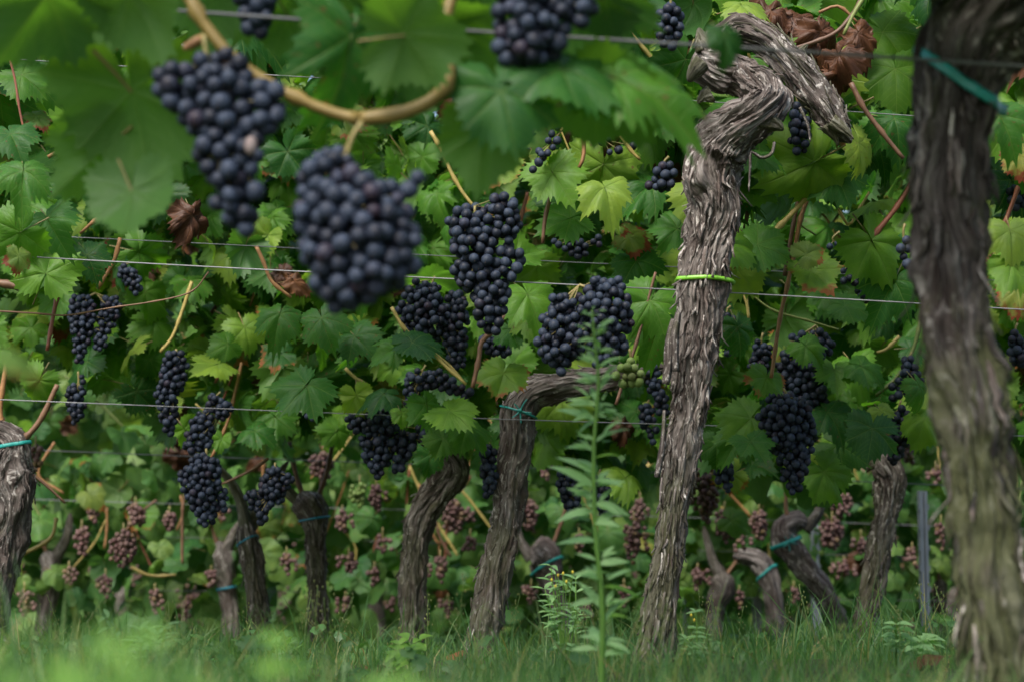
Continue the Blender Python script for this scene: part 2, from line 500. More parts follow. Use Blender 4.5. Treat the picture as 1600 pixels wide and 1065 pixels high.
def leaf_geo(rng, rings=(0.25, 0.5, 0.75, 1.0), per=96, curl=1.0, lob=1.12, teeth=0.10, crumple=0.0, stalk=True, torn=False):
    """One vine leaf: stalk joint at the origin, tip towards +Y, upper face +Z; size 1 = joint to tip."""
    a = np.linspace(-180, 180, per, endpoint=False)
    jl = np.interp(np.abs(a), LOBE_A, LOBE_R)
    ph = rng.uniform(0, 6.28, 4)
    jl = 1 - (1 - jl) * lob if lob != 1.0 else jl
    jl = jl * (1 + 0.06 * np.sin(R(1) * a * 2 + ph[0]) + 0.04 * np.sin(R(1) * a * 3 + ph[1]))
    saw = (np.arange(per) % 3)
    if per >= 60:
        jl = jl * (1 + np.where(saw == 0, teeth, np.where(saw == 1, -teeth * 0.5, -teeth * 0.2)) * rng.uniform(0.5, 1.3, per))
    if torn:
        for c_ in rng.uniform(-150, 150, 2):
            jl = jl * (1 - rng.uniform(.2, .5) * np.exp(-((a - c_) / rng.uniform(4, 9)) ** 2))
    fold = rng.uniform(-0.10, 0.28) * curl
    cup = rng.uniform(0.05, 0.34) * curl
    wav = rng.uniform(0.03, 0.10) * curl
    droop = rng.uniform(0.0, 0.35) * curl
    V = [(0, 0, 0)]
    uv = [(0, 0)]
    for k in rings:
        for i in range(per):
            rr = jl[i] * k
            x, y = math.sin(R(a[i])) * rr, math.cos(R(a[i])) * rr
            ang = R(a[i])
            z = fold * abs(x) - cup * (x * x + y * y) - droop * max(0, y) ** 2 * 0.6
            z += wav * math.sin(5 * ang + ph[2]) * rr ** 2 + wav * 0.6 * math.sin(9 * ang + ph[3]) * rr ** 3
            q = min((abs(((a[i] + 180) % 360 - 180) - c) for c in (0, 54, -54, 112, -112)))
            z += 0.022 * curl * math.sin(min(q, 24) / 24 * 1.57) * math.sin(min(1, k * 1.1) * 3.14) + 0.02 * curl * math.sin(5.3 * x + ph[0]) * math.sin(4.7 * y + ph[1])
            if crumple:
                z += crumple * (math.sin(x * 7 + ph[0] * 3) * math.cos(y * 6 + ph[1]) + 0.6 * math.sin(13 * x + 9 * y + ph[2]))
                x *= 1 - 0.35 * crumple * 4 * k * abs(math.sin(ang * 2 + ph[3]))
            V.append((x, y, z))
            uv.append((math.sin(ang) * rr, math.cos(ang) * rr))
    F = [(0, 1 + i, 1 + (i + 1) % per) for i in range(per)]
    for r_ in range(len(rings) - 1):
        o, p = 1 + r_ * per, 1 + (r_ + 1) * per
        for i in range(per):
            j = (i + 1) % per
            F.append((o + i, p + i, p + j, o + j))
    F = [q[::-1] for q in F]
    return np.array(V), F, np.array(uv)


def leaf_mesh(name, mat, rng, **kw):
    m = MB()
    V, F, uv = leaf_geo(rng, **kw)
    m.add(V, F, 0, uv)
    L = rng.uniform(0.5, 0.9)
    bx, bz = rng.uniform(-0.25, 0.25), rng.uniform(-0.5, -0.2)
    C = spline([(0, 0.01, -0.004), (bx * 0.4, -0.35 * L, bz * 0.35), (bx, -0.9 * L, bz)], 6)
    tv, tf = tube(C, np.linspace(0.014, 0.02, 6), 5, False)
    m.add(tv, tf, 1)
    return m.mesh(name, [mat, M['petiole']], attrs=('uv',))


lr = np.random.default_rng(5)
LEAF = {
    'leaf': [leaf_mesh('leaf', M['leaf'], lr, curl=lr.uniform(.9, 2.6), lob=lr.uniform(.9, 1.5), teeth=lr.uniform(.08, .14), crumple=lr.uniform(.006, .035), torn=q % 4 == 3) for q in range(22)],
    'leaf_dark': [leaf_mesh('leaf', M['leaf_dark'], lr, curl=1.1) for _ in range(4)],
    'leaf_far': [leaf_mesh('leaf', M['leaf_far'], lr, per=48, curl=1.5) for _ in range(6)],
    'leaf_autumn': [leaf_mesh('leaf', M['leaf_autumn'], lr, curl=1.4, crumple=0.02) for _ in range(4)],
    'leaf_red': [leaf_mesh('leaf', M['leaf_red'], lr, curl=1.5, crumple=0.03) for _ in range(3)],
    'leaf_yellow': [leaf_mesh('leaf', M['leaf_yellow'], lr, curl=1.3, crumple=0.02) for _ in range(3)],
    'leaf_dry': [leaf_mesh('leaf', M['leaf_dry'], lr, curl=2.2, crumple=0.14) for _ in range(4)],
}
LOWLEAF = [leaf_geo(lr, rings=(0.55, 1.0), per=21, curl=1.2, stalk=False) for _ in range(5)]


def leaf_mat4(o, n, tip, size):
    n = unit(n)
    tip = np.asarray(tip, float)
    t = unit(tip - n * np.dot(tip, n))
    x = np.cross(t, n)
    m = Matrix.Identity(4)
    for i in range(3):
        m[i][0], m[i][1], m[i][2], m[i][3] = x[i] * size, t[i] * size, n[i] * size, o[i]
    return m


def place_leaf(vine, o, n, tip, size, kind='leaf'):
    return obj('leaf', random.choice(LEAF[kind]), vine, leaf_mat4(o, n, tip, size))


def foliage(name, vine, items, mat, kind='stuff'):
    """Many leaves joined in one mesh: items are (origin, normal, tip, size)."""
    VV, UU, RR, FF = [], [], [], []
    off = 0
    O = np.array([i[0] for i in items]); Nn = unit(np.array([i[1] for i in items])); T = np.array([i[2] for i in items]); S = np.array([i[3] for i in items])
    T = unit(T - Nn * np.sum(T * Nn, 1, keepdims=True))
    X = np.cross(T, Nn)
    which = RNG.integers(0, len(LOWLEAF), len(items))
    for k, (V, F, uv) in enumerate(LOWLEAF):
        sel = np.where(which == k)[0]
        if not len(sel): continue
        P = O[sel][:, None] + S[sel][:, None, None] * (V[None, :, 0:1] * X[sel][:, None] + V[None, :, 1:2] * T[sel][:, None] + V[None, :, 2:3] * Nn[sel][:, None])
        VV.append(P.reshape(-1, 3)); UU.append(np.tile(uv, (len(sel), 1)))
        RR.append(np.repeat(RNG.random(len(sel)), len(V)))
        for q in range(len(sel)):
            b = off + q * len(V)
            FF.extend([tuple(i + b for i in f) for f in F])
        off += len(sel) * len(V)
    m = MB()
    m.v, m.f, m.mi, m.n = VV, FF, [0] * len(FF), off
    m.uv, m.rnd = UU, RR
    o = obj(name, m.mesh(name, [mat], attrs=('uv', 'rnd')), vine)
    if kind: o['kind'] = kind
    return o


# ------------------------------------------------------------------ what must stay in view: a coarse map of nearest key objects
GS = 8
GW, GH = 1600 // GS, 1072 // GS
KEY = np.full((GH, GW), 99.0)


def mark(x, y, r, Y):
    x0, x1 = int(max(0, (x - r) // GS)), int(min(GW - 1, (x + r) // GS))
    y0, y1 = int(max(0, (y - r) // GS)), int(min(GH - 1, (y + r) // GS))
    for j in range(y0, y1 + 1):
        for i in range(x0, x1 + 1):
            if ((i + .5) * GS - x) ** 2 + ((j + .5) * GS - y) ** 2 <= r * r:
                KEY[j, i] = min(KEY[j, i], Y)


def blocks(x, y, r, Y):
    """Nearest key object that a leaf of radius r at Y would cover, or None."""
    best = None
    for k in range(13):
        if k:
            a = k * math.pi / 3
            rr = r * (0.45 if k < 7 else 0.85)
            u, v = x + math.cos(a) * rr, y + math.sin(a) * rr
        else:
            u, v = x, y
        i, j = int(u // GS), int(v // GS)
        if 0 <= i < GW and 0 <= j < GH and KEY[j, i] < 90 and KEY[j, i] + 0.03 > Y:
            best = KEY[j, i] if best is None else max(best, KEY[j, i])
    return best


# ------------------------------------------------------------------ vine wood
def wood(name, vine, path, Y, mat, sides=72, step=0.004, seed=0, rough=1.0, dY=None, twist=1.0, extra=None, s0=0.0, slim=0.86, gnarl=0.0):
    """A gnarled limb: path rows are (px, py, width px); grown along it with fibrous bark."""
    Yc = [Y + (d if dY is not None else 0) for d in (dY if dY is not None else [0] * len(path))]
    P = np.array([list(at(p[0], p[1], y)) + [p[2] * 0.5 * mpp(y) * slim] for p, y in zip(path, Yc)])
    L = np.sum(np.linalg.norm(np.diff(P[:, :3], axis=0), axis=1))
    n = max(12, int(L / step))
    S = spline(P, n)
    C, rad = S[:, :3], S[:, 3]
    for p, y in zip(path, Yc):
        pass
    for i in range(0, n, max(1, n // 60)):
        u, v = proj(C[i])
        mark(u, v, rad[i] / mpp(C[i][1]) * 0.95, C[i][1] - rad[i])
    T, N, B = frames(C)
    th = np.arange(sides) * 2 * math.pi / sides
    s = np.linspace(0, L, n)
    TH, SS = np.meshgrid(th, s)
    RD = np.repeat(rad[:, None], sides, 1)
    f = lambda a: a.ravel()
    R0 = 0.034
    warp = 0.35 * noise3(np.stack([f(np.cos(TH)) * 1.5, f(np.sin(TH)) * 1.5, f(SS) * 14], 1), seed + 1) + twist * f(SS)
    t2 = f(TH) + warp
    cx, cy = np.cos(t2), np.sin(t2)
    sr = np.clip(f(RD) / R0, 0.25, 1.5)
    lump = noise3(np.stack([f(np.cos(TH)) * 1.3, f(np.sin(TH)) * 1.3, f(SS) * 16], 1), seed + 2)
    mid = noise3(np.stack([cx * 2.6, cy * 2.6, f(SS) * 9], 1), seed + 3)
    rid = 1 - np.abs(noise3(np.stack([cx * 6, cy * 6, f(SS) * 22], 1), seed + 4)) * 2
    fib = 1 - np.abs(noise3(np.stack([cx * 13, cy * 13, f(SS) * 40], 1), seed + 5)) * 2
    fin = noise3(np.stack([cx * 26, cy * 26, f(SS) * 50], 1), seed + 6)
    flk = np.clip(noise3(np.stack([cx * 9, cy * 9, f(SS) * 38], 1), seed + 7), 0, 1)
    pn = noise3(np.stack([cx * 7, cy * 7, f(SS) * 24], 1), seed + 9)
    plate = np.clip(pn * 5, -0.6, 0.6) + 0.5 * np.clip(noise3(np.stack([cx * 13, cy * 13, f(SS) * 60], 1), seed + 10) * 5, -.6, .6)
    lump2 = noise3(np.stack([f(np.cos(TH)) * 2.4, f(np.sin(TH)) * 2.4, f(SS) * 42], 1), seed + 8)
    d = rough * sr * (0.0062 * lump + 0.0032 * lump2 + 0.0050 * mid + 0.0020 * rid + 0.0012 * fib + 0.0007 * fin + 0.0030 * flk + 0.0030 * plate)
    if gnarl: d = d + gnarl * np.clip((f(SS) / L - .72) / .1, 0, 1) * (0.0045 * noise3(np.stack([f(np.cos(TH)) * 2.0, f(np.sin(TH)) * 2.0, f(SS) * 34], 1), seed + 12) + 0.003 * noise3(np.stack([cx * 4, cy * 4, f(SS) * 60], 1), seed + 13))
    r2 = f(RD) * 0.97 + d
    endf = np.clip(np.minimum(f(SS), L - f(SS)) / 0.02, 0, 1)
    r2 = r2 * np.where(f(SS) > L * 0.5, 0.25 + 0.75 * np.sqrt(endf), 1.0)
    V = np.repeat(C[:, None], sides, 1) + np.cos(TH)[..., None] * N[:, None] * r2.reshape(n, sides)[..., None] + np.sin(TH)[..., None] * B[:, None] * r2.reshape(n, sides)[..., None]
    V = V.reshape(-1, 3)
    idx = np.arange(n * sides).reshape(n, sides)
    a, b_ = idx[:-1], np.roll(idx, -1, 1)[:-1]
    c, dd = np.roll(idx, -1, 1)[1:], idx[1:]
    F = [tuple(q) for q in np.stack([a, b_, c, dd], -1).reshape(-1, 4).tolist()]
    F.append(tuple(idx[-1].tolist()))
    F.append(tuple(idx[0][::-1].tolist()))
    bcv = np.stack([cx * f(RD), cy * f(RD), f(SS) + s0], 1)
    m = MB()
    m.add(V, F, 0, bc=bcv)
    o = obj(name, m.mesh(name, [mat], attrs=('bc',)), vine)
    return dict(C=C, rad=rad, N=N, B=B, T=T, s=s, L=L, V=V.reshape(n, sides, 3), sides=sides, n=n, o=o, mat=mat)


def strips(vine, wd, count, rng, lmin, lmax, wmin, wmax, lift=0.006, lo=0.03, hi=0.97, name='bark_strip', joined=False, pale=0.45):
    """Peeling ribbons of bark along a limb, each bedded on the bark with an end that lifts off."""
    jm = MB()
    for q in range(count):
        ln = rng.uniform(lmin, lmax)
        wdt = rng.uniform(wmin, wmax)
        s0 = rng.uniform(lo, hi) * wd['L']
        k = max(4, int(ln / 0.008))
        ss = np.clip(np.linspace(s0, s0 - ln, k), 0.002, wd['L'] - 0.002)
        ti = np.interp(ss, wd['s'], np.arange(wd['n']))
        base = rng.uniform(0.0, 1.0) * wd['sides']
        if rng.random() < 0.7:                       # most on the weathered outer faces, some all round
            base = (rng.normal(0, 0.17) % 1.0) * wd['sides']
        wig = np.cumsum(rng.normal(0, 0.006, k)) * wd['sides']
        i0 = np.clip(ti.astype(int), 0, wd['n'] - 1)
        j0 = (base + wig).astype(int) % wd['sides']
        Pm = wd['V'][i0, j0]
        Nn = unit(Pm - wd['C'][i0])
        T = wd['T'][i0]
        Bv = np.cross(T, Nn)
        u = np.linspace(0, 1, k)
        lf = lift * rng.uniform(0.2, 1.6) * np.clip((u - 0.45) / 0.55, 0, 1) ** 2
        if rng.random() < 0.25:
            lf = lf + lift * rng.uniform(0.2, 1.0) * np.clip((0.3 - u) / 0.3, 0, 1) ** 2
        ww = wdt * 0.5 * (0.35 + 0.65 * np.sin(np.clip(u * 0.9 + 0.08, 0, 1) * math.pi)) * rng.uniform(0.8, 1.2, k)
        th = 0.0011
        c = Pm + Nn * (lf[:, None] + 0.0006)
        tw = rng.uniform(-0.5, 0.5) * u
        Bt = Bv * np.cos(tw)[:, None] + Nn * np.sin(tw)[:, None]
        rows = np.stack([c - Bt * ww[:, None], c + Nn * th * 1.4, c + Bt * ww[:, None], c - Nn * 0.001], 1)
        V = rows.reshape(-1, 3)
        F = []
        for i in range(k - 1):
            for j in range(4):
                jj = (j + 1) % 4
                F.append((i * 4 + j, i * 4 + jj, i * 4 + 4 + jj, i * 4 + 4 + j))
        F += [(0, 3, 2, 1), tuple((k - 1) * 4 + j for j in range(4))]
        off = rng.uniform(0, 9)
        bc = np.stack([np.tile([-1, 0, 1, 0], k) * np.repeat(ww, 4) + off, np.full(4 * k, off), np.repeat(ss, 4)], 1)
        if joined:
            jm.add(V, F, 0, bc=bc)
        else:
            m = MB(); m.add(V, F, 0, bc=bc)
            obj(name, m.mesh(name, [M['bark_pale'] if rng.random() < pale else wd['mat']], attrs=('bc',)), vine)
    if joined:
        o = obj('bark_fibres', jm.mesh('bark_fibres', [wd['mat']], attrs=('bc',)), vine)
        o['kind'] = 'stuff'


def cane(vine, pts, Y, r, mat, name='cane', knots=True, dY=None):
    """A shoot or cane through the pixel points pts, with swollen nodes."""
    Ys = [Y + d for d in dY] if dY is not None else [Y] * len(pts)
    P = np.array([at(p[0], p[1], y) for p, y in zip(pts, Ys)])
    L = np.sum(np.linalg.norm(np.diff(P, axis=0), axis=1))
    n = max(8, int(L / 0.009))
    C = spline(P, n)
    C = C + 0.0012 * np.stack([noise3(np.stack([np.arange(n) * 0.3, np.full(n, hash(pts[0]) % 97 + .5), np.full(n, k + .5)], 1), k) for k in range(3)], 1)
    s = np.linspace(0, L, n)
    rad = np.linspace(r * 1.08, r * 0.86, n)
    if knots:
        for c in np.arange(0.02 + random.random() * 0.03, L, 0.055):
            rad = rad + r * 0.45 * np.exp(-((s - c) / 0.0045) ** 2)
    V, F = tube(C, rad, 8)
    m = MB(); m.add(V, F)
    return obj(name, m.mesh(name, [mat]), vine)


def tie(label, wd, py, mat, group, width=0.006, knot=False, tilt=0.0, loose=1.06, thick=0.0012):
    """A plastic band laid round a limb where the photograph shows it."""
    pj = np.array([proj(c) for c in wd['C']])
    i = int(np.argmin(np.abs(pj[:, 1] - py)))
    C, N, B, T = wd['C'][i], wd['N'][i], wd['B'][i], wd['T'][i]
    rmax = np.max(np.linalg.norm(wd['V'][max(0, i - 2):i + 3] - wd['C'][max(0, i - 2):i + 3][:, None], axis=2), axis=0)
    m = MB()
    k = 40
    th = np.linspace(0, 2 * math.pi, k, endpoint=False)
    rr = np.interp(th, np.arange(wd['sides'] + 1) * 2 * math.pi / wd['sides'], np.append(rmax, rmax[0]))
    rr = np.maximum(rr, np.convolve(np.tile(rr, 3), np.ones(5) / 5, 'same')[k:2 * k]) * loose
    c = C + np.cos(th)[:, None] * N * rr[:, None] + np.sin(th)[:, None] * B * rr[:, None] + T * (tilt * np.sin(th + 0.6))[:, None]
    o = unit(c - C)
    h = width / 2
    rows = np.stack([c + T * h, c + o * thick + T * h * 0.6, c + o * thick - T * h * 0.6, c - T * h], 1)
    F = []
    for a in range(k):
        b = (a + 1) % k
        for j in range(4):
            jj = (j + 1) % 4
            F.append((a * 4 + j, b * 4 + j, b * 4 + jj, a * 4 + jj))
    m.add(rows.reshape(-1, 3), F)
    ob = obj('plastic_tie', m.mesh('plastic_tie', [mat]))
    tag(ob, label, 'tie', group)
    if knot:
        cc = C + np.array((0.004, -1, 0)) * (np.max(rr) * 1.02)
        m2 = MB()
        for dx, dz in ((0.012, 0.02), (-0.01, 0.012), (0.002, -0.022), (0.02, -0.004), (-0.014, -0.012)):
            V, Fq = tube(spline([cc, cc + np.array((dx * .5, -0.003, dz * .6)), cc + np.array((dx, -0.006, dz))], 7), np.linspace(0.0016, 0.0011, 7), 6)
            m2.add(V, Fq)
        m2.add(*tube(spline([cc + np.array((-.003, -.002, 0)), cc + np.array((.003, -.002, 0.001))], 4), 0.0032, 8))
        obj('knot', m2.mesh('knot', [mat]), ob)
    return ob


# the rows: A 1.6 m, B 2.7 m, C about 3.9 m, D 5.6 m, E 7.5 m from the camera
V = {}


def vine(key, label, px, Y, group):
    x = at(px, 885, Y)[0]
    V[key] = thing('grapevine', label, 'grapevine', (x, Y, float(ground_z(x, Y)) - 0.01), group)
    return V[key]


GA, GB, GC, GD, GE = ('vines of the nearest row', 'vines of the second row', 'vines of the third row', 'vines of the pink grape row', 'vines of the farthest row')
rs = np.random.default_rng(21)
v = vine('A1', 'thick blurred mossy vine trunk with teal tie standing closest to the camera', 1550, 1.75, GA)
wA = wood('trunk', v, [(1566, 1190, 150), (1562, 1100, 128), (1557, 1000, 112), (1547, 900, 112), (1535, 770, 114), (1519, 640, 114), (1500, 520, 114), (1484, 400, 120), (1484, 270, 126), (1494, 150, 138), (1530, 50, 165), (1640, -20, 150), (1760, -40, 130)], 1.75, M['bark_moss'], 120, 0.0035, 40, 1.15, twist=0.8, slim=0.88)
wood('arm', v, [(1530, 70, 110), (1500, 10, 100), (1480, -60, 90), (1400, -120, 70)], 1.76, M['bark_moss'], 60, 0.005, 45)
strips(v, wA, 80, rs, 0.03, 0.09, 0.004, 0.012, 0.011, pale=0.2)
strips(v, wA, 160, rs, 0.015, 0.05, 0.0015, 0.004, 0.006, joined=True)
v = vine('A2', 'near vine with long ochre cane across the top carrying the big blurred leaves', -420, 1.62, GA)
wood('trunk', v, [(-430, 1200, 130), (-420, 900, 120), (-430, 500, 115), (-400, 200, 120), (-330, 20, 110)], 1.62, M['bark_moss'], 36, 0.01, 48)
cane(v, [(-330, 20), (-120, -60), (120, -70), (270, -25), (320, 40), (365, 92), (440, 142), (510, 172), (562, 186)], 1.6, 0.0056, M['cane_near'])
cane(v, [(560, 187), (620, 178), (672, 160), (694, 138), (703, 108), (690, 50), (720, -40)], 1.6, 0.0058, M['cane_near'])
cane(v, [(245, 112), (272, 88), (318, 58)], 1.64, 0.004, M['cane_orange'])
cane(v, [(490, 0), (505, 60), (515, 120)], 1.66, 0.0025, M['cane_brown'])

v = vine('B1', 'gnarled vine with S-bent head and lime green tie in sharp focus', 1030, 2.7, GB)
wB = wood('trunk', v, [(1012, 1075, 100), (1022, 1030, 72), (1032, 960, 55), (1047, 850, 46), (1065, 700, 54), (1076, 640, 60), (1083, 560, 66), (1092, 490, 78), (1100, 420, 74), (1108, 370, 78), (1115, 325, 88), (1112, 290, 102), (1112, 258, 106), (1124, 228, 106), (1152, 200, 94), (1184, 180, 84), (1201, 157, 80), (1184, 133, 68), (1150, 117, 64), (1118, 106, 74), (1100, 90, 62), (1090, 78, 40)], 2.7, M['bark'], 150, 0.0027, 3, 1.0,
          dY=[0, 0, 0, 0, 0, 0, 0, 0, 0, 0, 0, 0, 0, -.005, -.02, -.03, -.02, 0.0, 0.015, 0.01, 0.01, 0.01], slim=0.88, gnarl=1.0)
wB2 = wood('arm', v, [(1112, 88, 60), (1128, 62, 54), (1158, 48, 52), (1198, 66, 52), (1240, 106, 56), (1278, 154, 60), (1300, 186, 52), (1316, 208, 36), (1330, 224, 14)], 2.7, M['bark'], 100, 0.003, 9, 1.15, dY=[.05, .07, .07, .06, .05, .05, .05, .05, .05], s0=0.8)
strips(v, wB, 150, rs, 0.012, 0.042, 0.0022, 0.0065, 0.004, 0.03, 0.97)
strips(v, wB, 420, rs, 0.010, 0.035, 0.0009, 0.0026, 0.004, 0.02, 0.97, joined=True)
for q, (pth, y_) in enumerate((([(1098, 100, 34), (1084, 116, 26), (1076, 128, 20)], 2.665), ([(1104, 78, 34), (1096, 58, 24), (1092, 44, 16)], 2.7), ([(1110, 146, 30), (1098, 152, 20), (1090, 162, 10)], 2.68), ([(1220, 92, 26), (1246, 84, 16), (1262, 70, 9)], 2.76), ([(1298, 190, 26), (1318, 204, 18), (1334, 218, 5)], 2.73), ([(1290, 196, 24), (1304, 214, 14), (1310, 228, 4)], 2.74), ([(1190, 186, 40), (1214, 196, 26), (1224, 204, 12)], 2.66))):
    wood('spur', v, pth, y_, M['bark'], 36, 0.003, 500 + q * 3, 1.2)
strips(v, wB, 60, rs, 0.02, 0.06, 0.003, 0.009, 0.010, 0.42, 0.72, pale=0.7)
strips(v, wB2, 24, rs, 0.02, 0.07, 0.002, 0.006, 0.004)
strips(v, wB2, 120, rs, 0.012, 0.04, 0.0009, 0.0024, 0.004, joined=True)
# loose shield of bark at the left of the trunk, the long curl under the bend, the hanging strip lower down
for pts, w0, w1, y in (([(1052, 498), (1046, 530), (1044, 570), (1040, 600)], .010, .016, 2.655), ([(1060, 488), (1054, 530), (1056, 580)], .012, .012, 2.65),
                       ([(1038, 640), (1036, 690), (1026, 745)], .006, .011, 2.665), ([(1210, 222), (1206, 240), (1190, 247), (1174, 238), (1172, 262), (1170, 300)], .006, .003, 2.66), ([(1250, 168), (1262, 195), (1266, 222)], .006, .003, 2.62)):
    C = spline([at(p[0], p[1], y) for p in pts], 16)
    k = len(C)
    T, N, B = frames(C)
    ww = np.linspace(w0, w1, k) * 0.5 * (0.55 + 0.45 * np.sin(np.linspace(0.25, 2.9, k)))
    rows = np.stack([C - B * ww[:, None], C + N * .0016, C + B * ww[:, None], C - N * .0006], 1).reshape(-1, 3)
    F = [(i * 4 + j, i * 4 + (j + 1) % 4, i * 4 + 4 + (j + 1) % 4, i * 4 + 4 + j) for i in range(k - 1) for j in range(4)] + [(0, 3, 2, 1), tuple((k - 1) * 4 + j for j in range(4))]
    m = MB(); m.add(rows, F, 0, bc=np.stack([np.tile([-1, 0, 1, 0], k) * np.repeat(ww, 4), np.zeros(4 * k), np.repeat(np.linspace(.3, .5, k), 4)], 1))
    obj('bark_strip', m.mesh('bark_strip', [M['bark']], attrs=('bc',)), v)
v = vine('B2', 'second row vine at the edge with crisp bluish leaves beside a red cane', -330, 2.75, GB)
wood('trunk', v, [(-340, 1100, 90), (-330, 850, 72), (-345, 600, 76), (-320, 420, 80), (-230, 380, 50)], 2.75, M['bark'], 36, 0.01, 15)

TRUNKS_C = [
    ('C1', 'dark shaggy vine with teal tie whose trunk stands at the edge of view', 3.5, [(-14, 1060, 62), (-10, 960, 52), (-2, 900, 56), (8, 840, 70), (16, 790, 78), (14, 735, 84), (22, 700, 60), (10, 680, 40), (-40, 660, 34)]),
    ('C2', 'slim upright vine with blue tie just below its cut head', 4.3, [(414, 1050, 42), (408, 990, 36), (400, 920, 36), (394, 870, 34), (386, 836, 32), (384, 810, 26)]),
    ('C3', 'straight vine trunk with blunt flat head and blue band', 4.3, [(500, 1050, 42), (498, 980, 36), (495, 900, 33), (493, 840, 36), (490, 805, 52), (480, 785, 54), (470, 768, 34)]),
    ('C4', 'untied vine with twisted shoulder under the widest dark bunch', 4.0, [(640, 1060, 54), (643, 1000, 44), (645, 940, 44), (647, 880, 46), (652, 830, 47), (664, 795, 50), (690, 762, 54), (708, 735, 52), (694, 710, 44), (688, 690, 36)]),
    ('C5', 'leaning vine bent over at the top with knotted teal tie', 3.5, [(745, 1070, 72), (752, 1010, 58), (762, 950, 56), (774, 895, 52), (788, 830, 50), (798, 760, 54), (806, 690, 58), (812, 645, 58), (832, 615, 54), (876, 603, 48), (935, 594, 42), (990, 585, 34), (1040, 575, 24)]),
    ('C6', 'leaning vine with shaggy fibrous bark next to the metal post', 3.9, [(1338, 1070, 54), (1346, 1010, 42), (1356, 950, 40), (1368, 890, 40), (1379, 830, 42), (1388, 780, 46), (1392, 745, 52), (1380, 722, 50), (1366, 708, 34)]),
]
W = {}
for q, (key, lab, Y, path) in enumerate(TRUNKS_C):
    v = vine(key, lab, path[1][0], Y, GC)
    W[key] = wood('trunk', v, path, Y, M['bark_far' if key == 'C1' else 'bark'], 84, 0.0038, 60 + q * 11, 1.05 if key != 'C3' else 0.8)
    strips(v, W[key], 16, rs, 0.025, 0.07, 0.003, 0.008, 0.005)
    strips(v, W[key], 130, rs, 0.012, 0.045, 0.001, 0.003, 0.005, joined=True)
TRUNKS_D = [
    ('D1', 'blurred stubby vine with pale loose tie behind the slim blue tied vine', 5.6, [(362, 1040, 40), (360, 960, 32), (354, 910, 34), (348, 870, 36), (340, 845, 28)]),
    ('D2', 'blurred dark vine with broad head and pale teal tie behind the tall weed', 5.3, [(890, 1040, 36), (880, 980, 32), (868, 930, 34), (856, 890, 48), (846, 866, 58), (828, 858, 36)]),
    ('D3', 'blurred short vine with rounded knuckle head between metal stakes', 5.6, [(1114, 1040, 40), (1116, 990, 32), (1120, 945, 32), (1130, 915, 42), (1128, 892, 38)]),
    ('D4', 'blurred vine with sideways elbow and green tie near a thin stake', 5.4, [(1224, 1045, 38), (1216, 1000, 32), (1210, 950, 34), (1200, 905, 36), (1186, 878, 36), (1166, 868, 28), (1146, 868, 22)]),
    ('D5', 'curving vine like a walking stick with bright turquoise tie', 4.9, [(1332, 1060, 40), (1322, 1000, 34), (1300, 950, 38), (1274, 905, 42), (1248, 874, 42), (1230, 850, 44), (1226, 828, 42), (1244, 814, 38), (1264, 818, 28)]),
    ('D6', 'blurred pale vine with knobbly top beside the tall steel post', 5.8, [(1466, 1040, 38), (1466, 980, 26), (1468, 930, 26), (1472, 905, 30)]),
    ('D7', 'far row vine half hidden behind the dark shaggy trunk', 5.6, [(60, 1040, 36), (70, 960, 30), (80, 900, 34), (74, 860, 30)]),
]
for q, (key, lab, Y, path) in enumerate(TRUNKS_D):
    v = vine(key, lab, path[1][0], Y, GD)
    W[key] = wood('trunk', v, path, Y, M['bark_far'], 40, 0.008, 160 + q * 13, 1.0)
for q, (lab, px, Y) in enumerate((('far blurred vine trunk low beside the left grass clumps', 195, 7.3), ('far blurred thin trunk seen between the two straight vines', 300, 7.6), ('far blurred trunk seen behind the twisted untied vine', 590, 7.4), ('far trunk glimpsed to the side of the walking stick vine', 1190, 7.8), ('far dark trunk glimpsed just before the nearest mossy trunk', 1495, 7.4))):
    v = vine('E%d' % q, lab, px, Y, GE)
    wood('trunk', v, [(px, 1035, 28), (px + 3, 980, 24), (px - 4, 940, 26), (px + 2, 915, 24)], Y, M['bark_far'], 24, 0.012, 300 + q)

GT = 'plastic ties holding vines to wires'
tie('glossy lime green tie around the sharply focused gnarled trunk', wB, 440, M['tie_lime'], GT, 0.0065, tilt=0.004, thick=0.0022)
tie('out of focus teal strap around the thick nearest trunk', wA, 126, M['tie_teal'], GT, 0.011, tilt=-0.022)
tie('thin teal tie with bow knot on the bent leaning vine', W['C5'], 643, M['tie_teal'], GT, 0.004, knot=True)
tie('teal tie near the top of the dark shaggy trunk', W['C1'], 697, M['tie_teal'], GT, 0.007)
tie('blue tie below the head of the slim upright vine', W['C2'], 845, M['tie_blue'], GT, 0.005, tilt=0.006)
tie('flat blue band under the blunt head of the straight vine', W['C3'], 810, M['tie_blue'], GT, 0.005)
tie('bright turquoise tie on the walking stick shaped vine', W['D5'], 848, M['tie_teal'], GT, 0.010, knot=True)
tie('blurred green tie on the elbowed vine by the thin stake', W['D4'], 894, M['tie_teal'], GT, 0.008, tilt=0.012)
tie('pale teal tie on the blurred vine behind the tall weed', W['D2'], 884, M['tie_teal'], GT, 0.008, tilt=0.012)
tie('pale blue tie on the stubby vine of the blurred row', W['D1'], 918, M['tie_blue'], GT, 0.006)

# ------------------------------------------------------------------ wires and posts
GWR = 'trellis wires along the rows'


def wire(label, x0, y0, x1, y1, Y, r=0.0010, mat='wire'):
    sl_ = (y1 - y0) / (x1 - x0)
    pts = [at(x, y0 + (x - x0) * sl_ + 1.5 * math.sin(x / 260 + Y * 7), Y) for x in range(-700, 2301, 60)]
    Vv, F = tube(pts, r, 6)
    m = MB(); m.add(Vv, F)
    tag(obj('trellis_wire', m.mesh('trellis_wire', [M[mat]])), label, 'wire', GWR)


